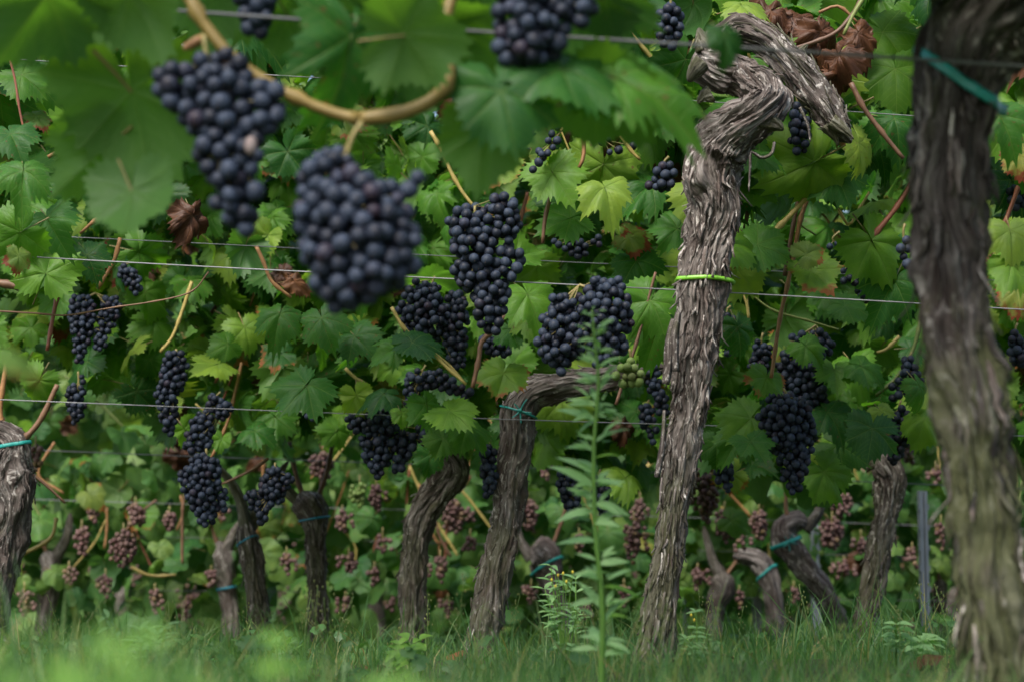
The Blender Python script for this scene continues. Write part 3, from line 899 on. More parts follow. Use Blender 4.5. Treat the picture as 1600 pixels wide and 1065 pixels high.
wire('thick blurred wire crossing in front of the gnarled head to the nearest trunk', 250, 15, 1430, 94, 1.68, 0.0016, 'wire_dark')
wire('bright taut wire passing behind the lime green tie', 35, 400, 1440, 475, 2.7 + 0.05)
wire('thin high wire above the hanging cane bunches', 0, 90, 1600, 192, 2.85, 0.0008)
wire('wire just above the bright taut one, partly behind leaves', 130, 373, 1100, 418, 3.3, 0.0008)
wire('grey wire running at the height of the bow knotted tie', 0, 625, 1040, 662, 3.45)
wire('faint wire level with the teal tie of the shaggy trunk', 50, 701, 1600, 762, 4.6, 0.0013)
wire('blurred wire below the lowest dark bunches', 50, 778, 1600, 825, 5.5, 0.0012)
wire('blurred wire through the pink grapes', 250, 838, 1600, 872, 5.7, 0.0012)
wire('lowest far wire just over the grass line', 250, 922, 1600, 938, 5.7, 0.001)
wire('far wire half way up the farthest row', 0, 870, 1600, 905, 7.4, 0.0013)


def post(label, px, ytop, ybot, wpx, Y, rot=0.25):
    wd_ = wpx * mpp(Y)
    top, bot = at(px, ytop, Y), at(px, ybot, Y)
    x, z0, z1 = bot[0], float(ground_z(bot[0], Y)) - 0.05, top[2]
    t = thing('vineyard_post', label, 'post', (x, Y, z0), 'galvanised posts of the rows behind')
    h, d, th = wd_ / 2, wd_ * 0.75, 0.002
    prof = [(-h, 0), (-h, d), (-h * .55, d), (-h * .55, d - th), (-h + th, d - th), (-h + th, th), (-h * .3, th), (-h * .2, th + .004), (h * .2, th + .004), (h * .3, th), (h - th, th), (h - th, d - th), (h * .55, d - th), (h * .55, d), (h, d), (h, 0), (h * .3, 0), (h * .2, .004), (-h * .2, .004), (-h * .3, 0)]
    c, s = math.cos(rot), math.sin(rot)
    Vv = [(x + a * c - b * s, Y + a * s + b * c, z) for z in (z0, z1) for a, b in prof]
    n = len(prof)
    F = [(i, (i + 1) % n, n + (i + 1) % n, n + i) for i in range(n)] + [tuple(range(n))[::-1], tuple(range(n, 2 * n))]
    m = MB(); m.add(Vv, F)
    obj('profile', m.mesh('profile', [M['post']], smooth=False), t)
    hk = MB()
    for z in np.arange(z0 + 0.1, z1 - 0.02, 0.05):
        for sgn in (-1, 1):
            q = [(sgn * h, -.001), (sgn * (h + .004), -.001), (sgn * (h + .004), .006), (sgn * h, .006)]
            vv = [(x + a * c - b * s, Y + a * s + b * c, zz) for zz in (z, z + .014) for a, b in q]
            hk.add(vv, [(0, 1, 2, 3), (7, 6, 5, 4), (0, 4, 5, 1), (1, 5, 6, 2), (2, 6, 7, 3), (3, 7, 4, 0)])
    o = obj('wire_hooks', hk.mesh('wire_hooks', [M['post']], smooth=False), t)
    o['kind'] = 'stuff'
    for i in range(20):
        mark(px, ytop + (1000 - ytop) * i / 19, wpx * 0.6, Y - .05)


post('tall bright steel post next to the nearest mossy trunk', 1449, 766, 1036, 12.5, 4.9)
post('steel post rising behind the walking stick shaped vine', 1277, 818, 1040, 12, 5.6)
post('thin steel stake behind the elbowed vine', 1185, 900, 1030, 12, 5.9)
post('thinnest grey stake low behind the gnarled focused trunk', 1075, 935, 1030, 9, 6.3)

# ------------------------------------------------------------------ grapes
def ball(nu, nv, dimple=True):
    Vv, F = [(0, 0, 1.02)], []
    for i in range(1, nv):
        p = math.pi * i / nv
        for j in range(nu):
            t = 2 * math.pi * j / nu
            Vv.append((math.sin(p) * math.cos(t) * 0.985, math.sin(p) * math.sin(t) * 0.985, math.cos(p) * 1.02))
    Vv.append((0, 0, -1.0))
    for j in range(nu):
        F.append((0, 1 + j, 1 + (j + 1) % nu))
        b = 1 + (nv - 2) * nu
        F.append((b + (j + 1) % nu, b + j, len(Vv) - 1))
    for i in range(nv - 2):
        for j in range(nu):
            k = (j + 1) % nu
            F.append((1 + i * nu + j, 1 + (i + 1) * nu + j, 1 + (i + 1) * nu + k, 1 + i * nu + k))
    return np.array(Vv), F


def berry_mesh(mat, nu, nv):
    m = MB()
    Vv, F = ball(nu, nv)
    m.add(Vv, F, 0)
    if nu >= 16:                                        # the dark speck where the flower sat
        sv, sf = ball(6, 4)
        m.add(sv * 0.055 + np.array((0, 0, -1.0)), sf, 1)
        return m.mesh('grape', [mat, M['cane_brown']])
    return m.mesh('grape', [mat])


BERRY = {k: (berry_mesh(M[k], 20, 14), berry_mesh(M[k], 14, 9)) for k in ('grape', 'grape_green', 'grape_pale')}


def pack(lobes, Y, dpx, rng, tight=0.84, flat=0.8, tries=6000):
    """Berry centres (px, py, dz in px) filling the tapered lobes, none deep inside another."""
    C = []
    for (x0, y0, r0, x1, y1, r1) in lobes:
        n = max(1500, tries // len(lobes)) if dpx < 24 else 4500
        t = rng.random(n)
        cx, cy, rr = x0 + (x1 - x0) * t, y0 + (y1 - y0) * t, np.maximum(2, (r0 + (r1 - r0) * t) - dpx * 0.42)
        d = unit(rng.normal(size=(n, 3)))
        k = rng.random(n) ** 0.28
        C.append(np.stack([cx + d[:, 0] * rr * k, cy + d[:, 1] * rr * k, d[:, 2] * rr * k * flat], 1))
    C = np.concatenate(C)
    rng.shuffle(C)
    C = C[np.argsort(C[:, 2] + rng.normal(0, dpx * 0.8, len(C)))]       # towards the eye first, loosely
    sz = np.clip(rng.normal(1.0, 0.09, len(C)), 0.72, 1.14)
    K = np.empty((0, 4))
    for c, s in zip(C, sz):
        if len(K) and np.min(np.linalg.norm(K[:, :3] - c, axis=1) / (0.5 * (K[:, 3] + s))) < dpx * tight:
            continue
        K = np.vstack([K, [*c, s]])
    return K


GBN = 'dark blue grape bunches'
GPK = 'pink grape bunches of the far row'


def bunch(label, Y, dpx, lobes, top=None, kind='grape', group=GBN, rng=None, tight=0.79, hi=False, stalk=True, cat='grape bunch', thresh=0):
    if Y > 3.35: Y = 3.35 + (Y - 3.35) * 0.35
    rng = rng or np.random.default_rng(int(lobes[0][0] * 7 + lobes[0][1] * 13 + Y * 100) % 100000)
    K = pack(lobes, Y, dpx, rng, tight)
    s = mpp(Y)
    x0, y0, r0 = lobes[0][:3]
    tp = top or (x0, y0 - r0 * 0.9)
    b = thing('grape_bunch', label, cat, at(tp[0], tp[1], Y), group)
    me = BERRY[kind][0 if hi else 1]
    for (x, y, z, q) in K:
        p = at(x, y, Y + z * s)
        d = unit(np.array((rng.normal(0, .5), rng.normal(-.5, .5), -0.8)))
        ov = 1 + rng.normal(0, 0.03)
        qn = Vector(-d).to_track_quat('Z', 'Y').to_matrix().to_4x4()
        rr = dpx * 0.5 * s * q
        mm = Matrix.Translation(Vector(p)) @ qn @ Matrix.Diagonal((rr * rng.uniform(.93, 1.06), rr * rng.uniform(.93, 1.06), rr * rng.uniform(.92, 1.1), 1))
        obj('grape', me, b, mm)
    if stalk:
        lo = lobes[0]
        C = spline([at(tp[0], tp[1], Y), at((tp[0] + lo[0]) / 2 + rng.normal(0, 3), (tp[1] + lo[1]) / 2, Y), at(lo[3], lo[4], Y + 0.004)], 12)
        m = MB(); m.add(*tube(C, np.linspace(0.0022, 0.0012, 12), 6))
        for (x, y, z, q) in K[:: max(1, len(K) // 40)]:
            p = at(x, y, Y + z * s)
            k = int(np.argmin(np.linalg.norm(C - p, axis=1)))
            m.add(*tube(spline([C[max(0, k - 1)], p], 4), 0.0007, 4))
        obj('stalk', m.mesh('stalk', [M['rachis']]), b)
    for (a, c, r_, d, e, f_) in lobes:
        for t in np.linspace(0, 1, 6):
            mark(a + (d - a) * t, c + (e - c) * t, (r_ + (f_ - r_) * t) * (0.9 if not thresh else thresh), Y - 0.03)
    return b


bunch('large blurred dark bunch hanging before the big backlit leaf under the ochre cane', 1.58, 28.5, [(340, 135, 66, 350, 200, 62), (275, 130, 44, 290, 165, 36), (410, 165, 50, 400, 190, 46), (352, 215, 62, 374, 335, 40)], (318, 55), hi=True)
bunch('largest blurred dark bunch hanging from the fork of the ochre cane', 1.55, 30, [(515, 262, 46, 520, 330, 74), (555, 350, 100, 560, 395, 92), (548, 410, 80, 540, 468, 34), (612, 300, 26, 652, 284, 20), (620, 370, 46, 618, 420, 40)], (566, 190), hi=True)
bunch('dark bunch cut by the top edge over a bluish leaf', 1.62, 27, [(838, 10, 74, 825, 55, 66), (800, 80, 34, 840, 85, 34), (895, 5, 40, 905, 15, 36)], (842, -70), hi=True)
bunch('very dark small bunch in shade at the top beside the ochre cane', 1.7, 26, [(395, 0, 42, 400, 30, 34), (405, 40, 26, 408, 62, 16)], (392, -50), hi=True)
bunch('sharp dark bunch with two shoulders in the centre below a yellow shoot', 2.7, 16.8, [(735, 352, 42, 745, 400, 42), (785, 330, 32, 792, 355, 30), (735, 420, 34, 735, 432, 28), (795, 400, 28, 790, 425, 26), (765, 430, 42, 765, 505, 26)], (742, 322), hi=True)
bunch('sharp dark bunch half hidden by the tip of the tall weed', 2.66, 15.6, [(945, 465, 44, 950, 500, 46), (885, 490, 40, 880, 530, 46), (870, 545, 32, 876, 572, 18), (950, 530, 38, 935, 555, 24), (848, 525, 20, 850, 540, 18)], (905, 445), hi=True)
bunch('small bluish bunch touching the edge of the gnarled head', 2.6, 17, [(1046, 20, 24, 1046, 48, 30), (1042, 62, 20, 1050, 68, 16)], (1046, -15), hi=True)
bunch('small dark bunch hanging beneath the woody arm of the gnarled vine', 2.85, 16, [(1248, 165, 14, 1248, 200, 24), (1250, 218, 22, 1252, 232, 16)], (1250, 130), hi=True)
bunch('loose thin dark cluster slanting behind the bluish foreground leaf', 2.8, 13, [(872, 200, 10, 862, 225, 14), (850, 240, 18, 832, 268, 10)], (886, 185), tight=0.98)
bunch('scattered dark berries below the high wire beside an orange shoot', 2.85, 13, [(930, 205, 14, 945, 222, 14), (962, 232, 14, 952, 244, 10), (985, 225, 9, 990, 235, 8)], (925, 185), tight=1.1)
bunch('little dark cluster tucked behind the shoulder of the gnarled trunk', 2.8, 14, [(1040, 268, 22, 1035, 285, 22), (1015, 285, 12, 1010, 292, 8)], (1045, 245))
bunch('pair of dark berries showing beside the bluish foreground leaf', 2.8, 17, [(716, 155, 12, 726, 160, 13)], (722, 140), stalk=False)
bunch('few dark berries peeping out near the top behind dark leaves', 2.7, 15, [(935, 25, 12, 942, 32, 10), (965, 95, 10, 978, 108, 9)], (938, 8), stalk=False)
bunch('small green unripe cluster beside the gnarled trunk', 2.75, 14, [(982, 572, 18, 992, 590, 20), (965, 585, 12, 972, 598, 10)], (984, 545), 'grape_green', 'unripe green clusters')
bunch('small pale green unripe cluster high up near the wire', 2.7, 12, [(155, 45, 14, 158, 55, 12), (130, 72, 8, 116, 88, 7)], (152, 28), 'grape_green', 'unripe green clusters', tight=0.98)

bunch('dark bunch cropped by a serrated leaf below the largest blurred bunch', 3.4, 13, [(660, 462, 34, 672, 500, 42), (632, 480, 16, 640, 510, 18), (712, 465, 20, 714, 500, 24), (708, 520, 24, 716, 565, 18)], (680, 432))
bunch('arched dark bunch draped beneath a yellow shoot', 3.7, 13, [(650, 595, 22, 690, 592, 20), (645, 610, 18, 640, 645, 14), (700, 600, 18, 735, 616, 12)], (665, 570))
bunch('widest dark bunch with three tails above the twisted shoulder vine', 3.7, 13, [(560, 655, 26, 600, 665, 32), (590, 690, 34, 590, 735, 16), (630, 690, 26, 622, 730, 14), (655, 680, 22, 690, 685, 14)], (585, 630))
bunch('dark bunch squeezed against the leaning bow tied vine', 3.7, 13, [(763, 705, 16, 764, 740, 20), (766, 755, 16, 762, 772, 9)], (766, 680))
bunch('dark bunch wrapped in a spider web beside the long red cane', 4.2, 10.5, [(128, 480, 26, 130, 515, 22), (175, 475, 20, 165, 510, 20), (128, 530, 18, 124, 562, 11), (160, 520, 16, 156, 540, 12)], (150, 458))
bunch('small round dark bunch hanging just under the bright taut wire', 4.2, 10.5, [(195, 425, 16, 208, 440, 18), (212, 445, 14, 214, 458, 9)], (202, 410))
bunch('long slender dark bunch crossed by the bow height wire', 3.9, 11.5, [(275, 565, 24, 268, 600, 26), (262, 610, 24, 264, 640, 18), (264, 650, 18, 264, 672, 11)], (275, 545))
bunch('upper dark bunch resting on the lowest hanging long one', 3.9, 11.5, [(335, 630, 20, 350, 642, 18), (318, 660, 24, 308, 690, 26)], (345, 612))
bunch('lowest hanging long dark bunch with pointed tip over blurred wires', 3.85, 11.5, [(318, 732, 32, 318, 770, 32), (322, 780, 28, 322, 816, 14), (348, 770, 12, 350, 790, 10), (290, 740, 14, 288, 760, 12)], (322, 700))
bunch('heart shaped dark bunch beside the flat banded head', 4.0, 11.5, [(428, 750, 26, 425, 772, 24), (395, 775, 16, 405, 790, 18), (408, 795, 18, 410, 820, 9), (447, 745, 13, 450, 760, 12)], (430, 722))
bunch('shaded dark bunch hanging under the spider web', 4.3, 10.5, [(118, 612, 18, 118, 630, 20), (120, 640, 18, 118, 656, 10), (128, 590, 6, 130, 598, 6)], (122, 580))
bunch('full dark bunch in front beneath the orange cane end', 3.3, 13.5, [(1226, 642, 40, 1228, 680, 46), (1205, 655, 26, 1205, 690, 24), (1256, 655, 24, 1254, 690, 22), (1240, 700, 34, 1240, 740, 26), (1240, 740, 24, 1240, 764, 12)], (1224, 606))
bunch('shaded dark bunch behind the orange cane above the full bunch', 3.75, 13, [(1240, 575, 34, 1262, 620, 40), (1265, 650, 28, 1260, 680, 22)], (1245, 540))
bunch('dark bunch between the gnarled trunk and the orange cane', 3.7, 13, [(1190, 545, 20, 1186, 580, 20), (1178, 570, 14, 1180, 592, 12)], (1192, 520))
bunch('dark cluster above a cupped leaf to the side of the orange cane', 3.6, 13.5, [(1250, 525, 12, 1240, 530, 11), (1280, 528, 22, 1288, 545, 20)], (1275, 508))
bunch('dark forked bunch hanging just over the taut wire near the nearest trunk', 3.6, 13.5, [(1325, 425, 18, 1345, 428, 18), (1365, 412, 12, 1375, 412, 10), (1348, 445, 20, 1352, 466, 13), (1318, 438, 10, 1320, 446, 8)], (1345, 402))
bunch('tiny dark cluster with green stalks near the top of the orange cane', 3.6, 12, [(1300, 384, 12, 1310, 384, 12), (1322, 380, 9, 1328, 385, 8)], (1312, 362), tight=0.98)
bunch('dark bunch behind the small pointed leaf above the shaggy leaning vine', 3.7, 13.5, [(1420, 572, 20, 1425, 600, 22), (1402, 600, 16, 1400, 620, 14), (1428, 625, 14, 1430, 632, 10)], (1425, 550))
bunch('dark bunch resting on the head of the shaggy leaning vine', 3.65, 13.5, [(1404, 650, 20, 1410, 675, 24), (1402, 690, 22, 1396, 720, 12)], (1408, 625))
bunch('compact dark bunch low behind the gnarled focused trunk', 3.9, 12, [(1128, 725, 18, 1132, 740, 20), (1136, 755, 12, 1136, 764, 8)], (1130, 700))
bunch('dark bunch with red leaf scrap beside the gnarled trunk', 3.7, 12.5, [(1020, 580, 14, 1022, 605, 16), (1030, 620, 16, 1034, 640, 14)], (1018, 562))
bunch('shaded dark bunch just below the one with the red leaf scrap', 3.8, 12, [(1012, 640, 16, 1010, 655, 18), (1020, 672, 12, 1018, 688, 9)], (1014, 624))
bunch('dark bunch high beside the dry curled leaf left of the focused trunk', 3.5, 12, [(890, 382, 18, 905, 390, 20), (930, 376, 12, 938, 378, 10), (868, 378, 8, 872, 382, 8)], (900, 362))
bunch('out of focus dark bunch glimpsed through the tall weed', 3.95, 12, [(885, 750, 20, 890, 775, 20), (895, 785, 18, 895, 800, 12)], (885, 728))
bunch('second dark bunch glimpsed through the tall weed stem', 3.98, 12, [(938, 755, 18, 940, 785, 18), (942, 795, 14, 944, 810, 9)], (938, 732))
bunch('very dark bunch in shade hugging the far side of the focused trunk', 3.5, 13, [(1140, 500, 14, 1140, 545, 16)], (1142, 478))
bunch('shaded dark bunch behind the brown cane below the centre bunch', 3.7, 12.5, [(765, 535, 20, 785, 545, 20)], (780, 512))
bunch('dark bunch at the edge beyond the nearest mossy trunk', 3.0, 15, [(1590, 300, 20, 1592, 320, 16)], (1592, 276))
bunch('dark bunch peeking out next to the nearest trunk near the peeling bark', 2.7, 17, [(1412, 372, 14, 1412, 395, 16), (1418, 408, 10, 1420, 420, 8)], (1414, 350))
bunch('shaded dark bunch low beyond the nearest mossy trunk', 3.4, 14, [(1586, 530, 18, 1590, 560, 18)], (1590, 505))
bunch('few dark berries under the crossing brown cane', 4.0, 11, [(478, 650, 8, 494, 655, 7), (490, 640, 6, 492, 642, 6)], (486, 630), stalk=False)

b = [o for o in bpy.data.objects if o.name.startswith('grape_bunch')][0]
obj('shrivelled_grape', BERRY['grape_pale'][0], b, Matrix.Translation(Vector(at(392, 228, 1.555))) @ Matrix.Diagonal((0.0052, 0.0052, 0.0075, 1)))

PINKV = ball(8, 6)
pr = np.random.default_rng(77)
PINK = [
    ('big pink bunch hanging close beside the focused trunk', 1105, 770, 24, 78, 4.6), ('purple pink bunch under the big pink one', 1132, 822, 20, 40, 4.9),
    ('pink bunch beside the top of the steel post', 1300, 835, 22, 30, 5.2), ('small pink bunch above the steel post', 1318, 792, 17, 26, 5.2),
    ('pink green bunch between the big pink bunch and the turquoise tie', 1186, 820, 17, 40, 5.2), ('dull pink bunch below the steel post bunch', 1318, 892, 15, 20, 5.8),
    ('pale pink bunch beside the shaggy leaning head', 1422, 708, 12, 32, 4.6), ('pink bunch beyond the steel post low beside the mossy trunk', 1470, 835, 12, 40, 5.8),
    ('brownish pink bunch low beside the knuckle head', 1090, 905, 13, 28, 5.6), ('dusky bunch over the blue tied vines', 505, 730, 20, 36, 5.0),
    ('bronze bunch above the twisted shoulder vine', 588, 778, 15, 34, 5.0), ('greenish bunch touching the bronze one', 562, 772, 14, 34, 5.1),
    ('dark pink bunch between twisted and leaning vines', 708, 808, 22, 36, 5.2), ('purple bunch lower between twisted and leaning vines', 688, 890, 14, 36, 5.6),
    ('pale rose bunch right behind the leaning vine', 825, 805, 20, 34, 5.2), ('rose bunch hidden by the tall weed', 990, 845, 18, 60, 5.0),
    ('brownish bunch between the weed and the focused trunk', 1000, 800, 13, 40, 5.3), ('dark maroon bunch hanging over the low yellow shoot', 193, 858, 22, 40, 5.0),
    ('maroon bunch higher above the low yellow shoot', 212, 806, 17, 28, 5.2), ('pink bunch near the blotched yellow leaf', 148, 798, 14, 30, 5.2),
    ('dull bunch in the shade beside the shaggy trunk', 128, 845, 16, 36, 5.3), ('bronze bunch just beside the teal tie of the shaggy trunk', 56, 715, 15, 40, 4.4),
    ('reddish bunch low near the grass', 242, 938, 11, 34, 5.9), ('brown withered bunch close to the grass at the edge', 38, 940, 14, 36, 5.6),
    ('small rosy bunch low beside the stubby blurred vine', 330, 905, 12, 22, 5.8), ('rosy bunch between the two straight vines', 448, 880, 12, 30, 5.8),
    ('pale pink bunch beside the flat banded trunk', 545, 880, 14, 22, 5.5), ('apricot bunch above the rosy low ones', 585, 900, 11, 26, 5.7),
    ('pink bunch glimpsed left of the mossy leaning trunk', 655, 955, 9, 20, 6.0), ('dusky bunch low behind the tall weed', 830, 930, 12, 30, 5.8),
    ('small pink bunch low to the side of the focused trunk', 1160, 850, 12, 26, 5.5), ('pinkish bunch seen low between steel stakes', 1240, 930, 10, 26, 6.0),
    ('rust pink bunch beside the pale knobbly vine', 1425, 870, 11, 26, 5.9), ('brown bunch low behind the shaggy leaning trunk', 1425, 985, 10, 22, 6.1),
]


def far_bunch(label, x, y, r, ln, Y):
    Y = min(Y, 5.2 + (Y - 5.2) * 0.3)
    lob = [(x, y - ln * 0.3, r, x + pr.normal(0, 3), y + ln * 0.2, r * 0.85), (x, y + ln * 0.2, r * 0.8, x + pr.normal(0, 3), y + ln * 0.55, r * 0.4)]
    for _ in range(pr.integers(0, 3)):
        w_ = pr.choice([-1, 1]) * r * pr.uniform(.5, 1.1)
        lob.append((x + w_, y - ln * pr.uniform(.1, .5), r * .55, x + w_ * 1.2, y + ln * pr.uniform(-.1, .4), r * pr.uniform(.2, .5)))
    dpx = 0.0138 / mpp(Y)
    K = pack(lob, Y, dpx, pr, 0.82, 0.8, 900)
    K = K[pr.random(len(K)) > 0.12]
    s = mpp(Y)
    t = thing('grape_bunch', label, 'grape bunch', at(x, y - ln * .5 - r, Y), GPK)
    m = MB()
    for (u, v_, z, q) in K:
        p = at(u, v_, Y + z * s)
        m.add(PINKV[0] * dpx * 0.5 * s * q + p, PINKV[1], 0, rnd=pr.random())
    o = obj('grapes', m.mesh('grapes', [M['grape_pink'] if 'greenish' not in label else M['grape_green']], attrs=('rnd',)), t)
    o['kind'] = 'stuff'
    m = MB(); m.add(*tube(spline([at(x, y - ln * .5 - r, Y), at(x, y - ln * .2, Y), at(x, y + ln * .3, Y)], 6), 0.002, 5))
    obj('stalk', m.mesh('stalk', [M['rachis']]), t)
    for t_ in (0, 0.5, 1):
        mark(x, y - ln * .3 + ln * .8 * t_, r * 0.8, Y - 0.04)


for p in PINK:
    far_bunch(*p)
MAUVE = [
    ('small mauve bunch low between the stubby blurred vine and the corner clump', 290, 955, 11, 26, 5.7), ('mauve bunch hanging under the maroon one by the low yellow shoot', 165, 915, 13, 30, 5.5), ('mauve bunch near the shaggy trunk below the dull shaded bunch', 108, 900, 12, 26, 5.6),
    ('faded bunch above the low yellow shoot close under the wire', 265, 815, 13, 26, 5.4), ('small brownish bunch hanging beside the head of the slim blue tied vine', 345, 800, 11, 22, 5.5), ('mauve bunch level with the blue band beside the straight vine', 535, 815, 13, 28, 5.3),
    ('low mauve bunch by the foot of the straight vine', 540, 945, 11, 24, 5.8), ('mauve bunch midway between the straight and the twisted vine', 598, 850, 13, 28, 5.4), ('small dusky bunch close to the bark of the twisted vine', 612, 945, 9, 22, 5.8),
    ('low brownish bunch between the feet of the twisted and leaning vines', 700, 950, 11, 26, 5.8), ('dusky bunch in shade beside the waist of the leaning vine', 735, 850, 12, 26, 5.4), ('faint mauve bunch high behind the upper weed leaves', 855, 735, 11, 24, 5.4),
    ('mauve bunch beside the blurred vine with the broad head', 905, 850, 12, 28, 5.2), ('brownish bunch low beside the thin yellow budded weed', 915, 955, 10, 24, 5.8), ('tawny bunch just above the grass at the focused trunk', 975, 930, 12, 30, 5.6),
    ('mauve bunch tucked between the elbowed vine and the knuckle head', 1155, 935, 10, 24, 5.8), ('mauve bunch in the crook behind the walking stick vine', 1345, 850, 11, 26, 5.5), ('faint rosy bunch above the top of the tall steel post', 1462, 742, 11, 24, 5.3),
]
for p in MAUVE:
    far_bunch(*p)

# ------------------------------------------------------------------ canes and shoots that the photograph shows
CANES = [
    ('B2', [(2, 0), (8, 60), (22, 120), (30, 170), (40, 218)], 2.75, 3.2, 'cane_red', None),
    ('B2', [(108, 380), (98, 430), (86, 480), (74, 548)], 3.0, 5.5, 'cane_red', None),
    ('B2', [(188, 372), (178, 408), (152, 452)], 3.1, 4.8, 'cane_orange', None),
    ('B2', [(75, 246), (100, 232), (98, 240)], 2.8, 5, 'cane_orange', None),
    ('B2', [(165, 332), (140, 352), (125, 365)], 2.8, 4.5, 'cane_orange', None),
    ('B2', [(-20, 486), (60, 490), (110, 492), (180, 480), (250, 470), (300, 455), (326, 425)], 2.95, 2.2, 'cane_brown', None),
    ('C2', [(300, 440), (272, 520), (250, 550)], 3.7, 4.6, 'cane_yellow', None),
    ('C2', [(378, 566), (370, 600), (355, 660), (330, 715)], 3.8, 4.2, 'cane_orange', None),
    ('C2', [(370, 565), (350, 620), (340, 640)], 3.9, 3.2, 'cane_red', None),
    ('C2', [(305, 630), (345, 662)], 3.8, 2.6, 'cane_yellow', None),
    ('C2', [(420, 715), (390, 735), (355, 752), (345, 755)], 3.9, 3.6, 'cane_brown', None),
    ('C3', [(400, 385), (412, 410), (425, 440), (455, 465)], 3.4, 4.5, 'cane_orange', None),
    ('C4', [(612, 480), (630, 510), (650, 530), (700, 570), (728, 600)], 3.35, 4.2, 'cane_yellow', None),
    ('C4', [(672, 548), (700, 575), (728, 600)], 3.3, 4.2, 'cane_yellow', None),
    ('C4', [(540, 575), (555, 590), (575, 602)], 3.5, 4.2, 'cane_yellow', None),
    ('C4', [(605, 625), (620, 635), (632, 645)], 3.5, 4.2, 'cane_orange', None),
    ('C5', [(795, 488), (770, 515), (752, 535), (748, 560), (738, 605)], 3.3, 6.5, 'cane_brown', None),
    ('B1', [(672, 205), (690, 235), (705, 270), (722, 300), (742, 325)], 2.75, 5.0, 'cane_yellow', None),
    ('B1', [(895, 160), (908, 190), (912, 240), (905, 262)], 2.8, 5.5, 'cane_orange', None),
    ('B1', [(862, 300), (852, 340), (848, 380)], 2.85, 5.2, 'cane_brown', None),
    ('B1', [(905, 265), (895, 250), (870, 190), (862, 182)], 2.85, 2.6, 'cane_yellow', None),
    ('B1', [(970, 212), (985, 235), (1000, 250)], 2.8, 4.5, 'cane_yellow', None),
    ('B1', [(1330, 130), (1350, 170), (1380, 210), (1412, 248)], 2.8, 6.5, 'cane_brown', None),
    ('B1', [(1350, -10), (1330, 25), (1300, 55), (1230, 80)], 2.78, 5.5, 'cane_brown', None),
    ('B1', [(1355, -10), (1335, 20), (1318, 55)], 2.76, 5.0, 'cane_green', None),
    ('B1', [(1280, 20), (1310, 10), (1340, 35)], 2.82, 4.0, 'cane_orange', None),
    ('C6', [(1262, 308), (1250, 345), (1240, 400), (1225, 470), (1215, 520), (1205, 590)], 3.2, 5.6, 'cane_orange', None),
    ('C6', [(1302, 308), (1312, 330), (1326, 352), (1336, 338), (1358, 300)], 3.2, 3.8, 'cane_yellow', None),
    ('C6', [(1215, 290), (1245, 345), (1275, 368)], 3.2, 2.6, 'cane_green', None),
    ('C6', [(1440, 500), (1425, 550), (1400, 590), (1368, 618)], 3.5, 5.0, 'cane_green', None),
    ('C6', [(1405, 525), (1385, 545), (1370, 550)], 3.5, 4.5, 'cane_yellow', None),
    ('C6', [(1160, 440), (1168, 480), (1170, 500)], 3.4, 4.5, 'cane_yellow', None),
    ('C6', [(1145, 430), (1200, 480), (1260, 500), (1310, 515)], 3.4, 2.8, 'cane_green', None),
    ('C6', [(1205, 595), (1218, 605), (1222, 622)], 3.35, 3.6, 'cane_green', None),
    ('C1', [(15, 870), (50, 858), (80, 838), (88, 808)], 4.3, 5.0, 'cane_yellow', None),
    ('C1', [(46, 736), (75, 760), (102, 785)], 3.6, 3.6, 'cane_brown', None),
    ('D1', [(285, 880), (285, 800), (290, 770)], 5.2, 3.5, 'cane_brown', None),
    ('D2', [(205, 885), (235, 898), (275, 898)], 5.0, 4.0, 'cane_yellow', None),
    ('D4', [(1255, 770), (1280, 795), (1295, 810)], 4.9, 4.0, 'cane_yellow', None),
    ('D1', [(180, 850), (215, 805), (245, 780)], 5.2, 3.0, 'cane_brown', None),
    ('D7', [(85, 690), (60, 740), (100, 770)], 4.8, 3.4, 'cane_orange', None),
    ('C1', [(-20, 440), (15, 445), (30, 450)], 3.5, 10, 'bark', None),
]
for key, pts, Y, rp, mt, dy in CANES:
    cane(V[key], pts, Y, rp * 0.5 * 1.25 * mpp(Y), M[mt] if mt != 'bark' else M['cane_brown'], dY=dy)

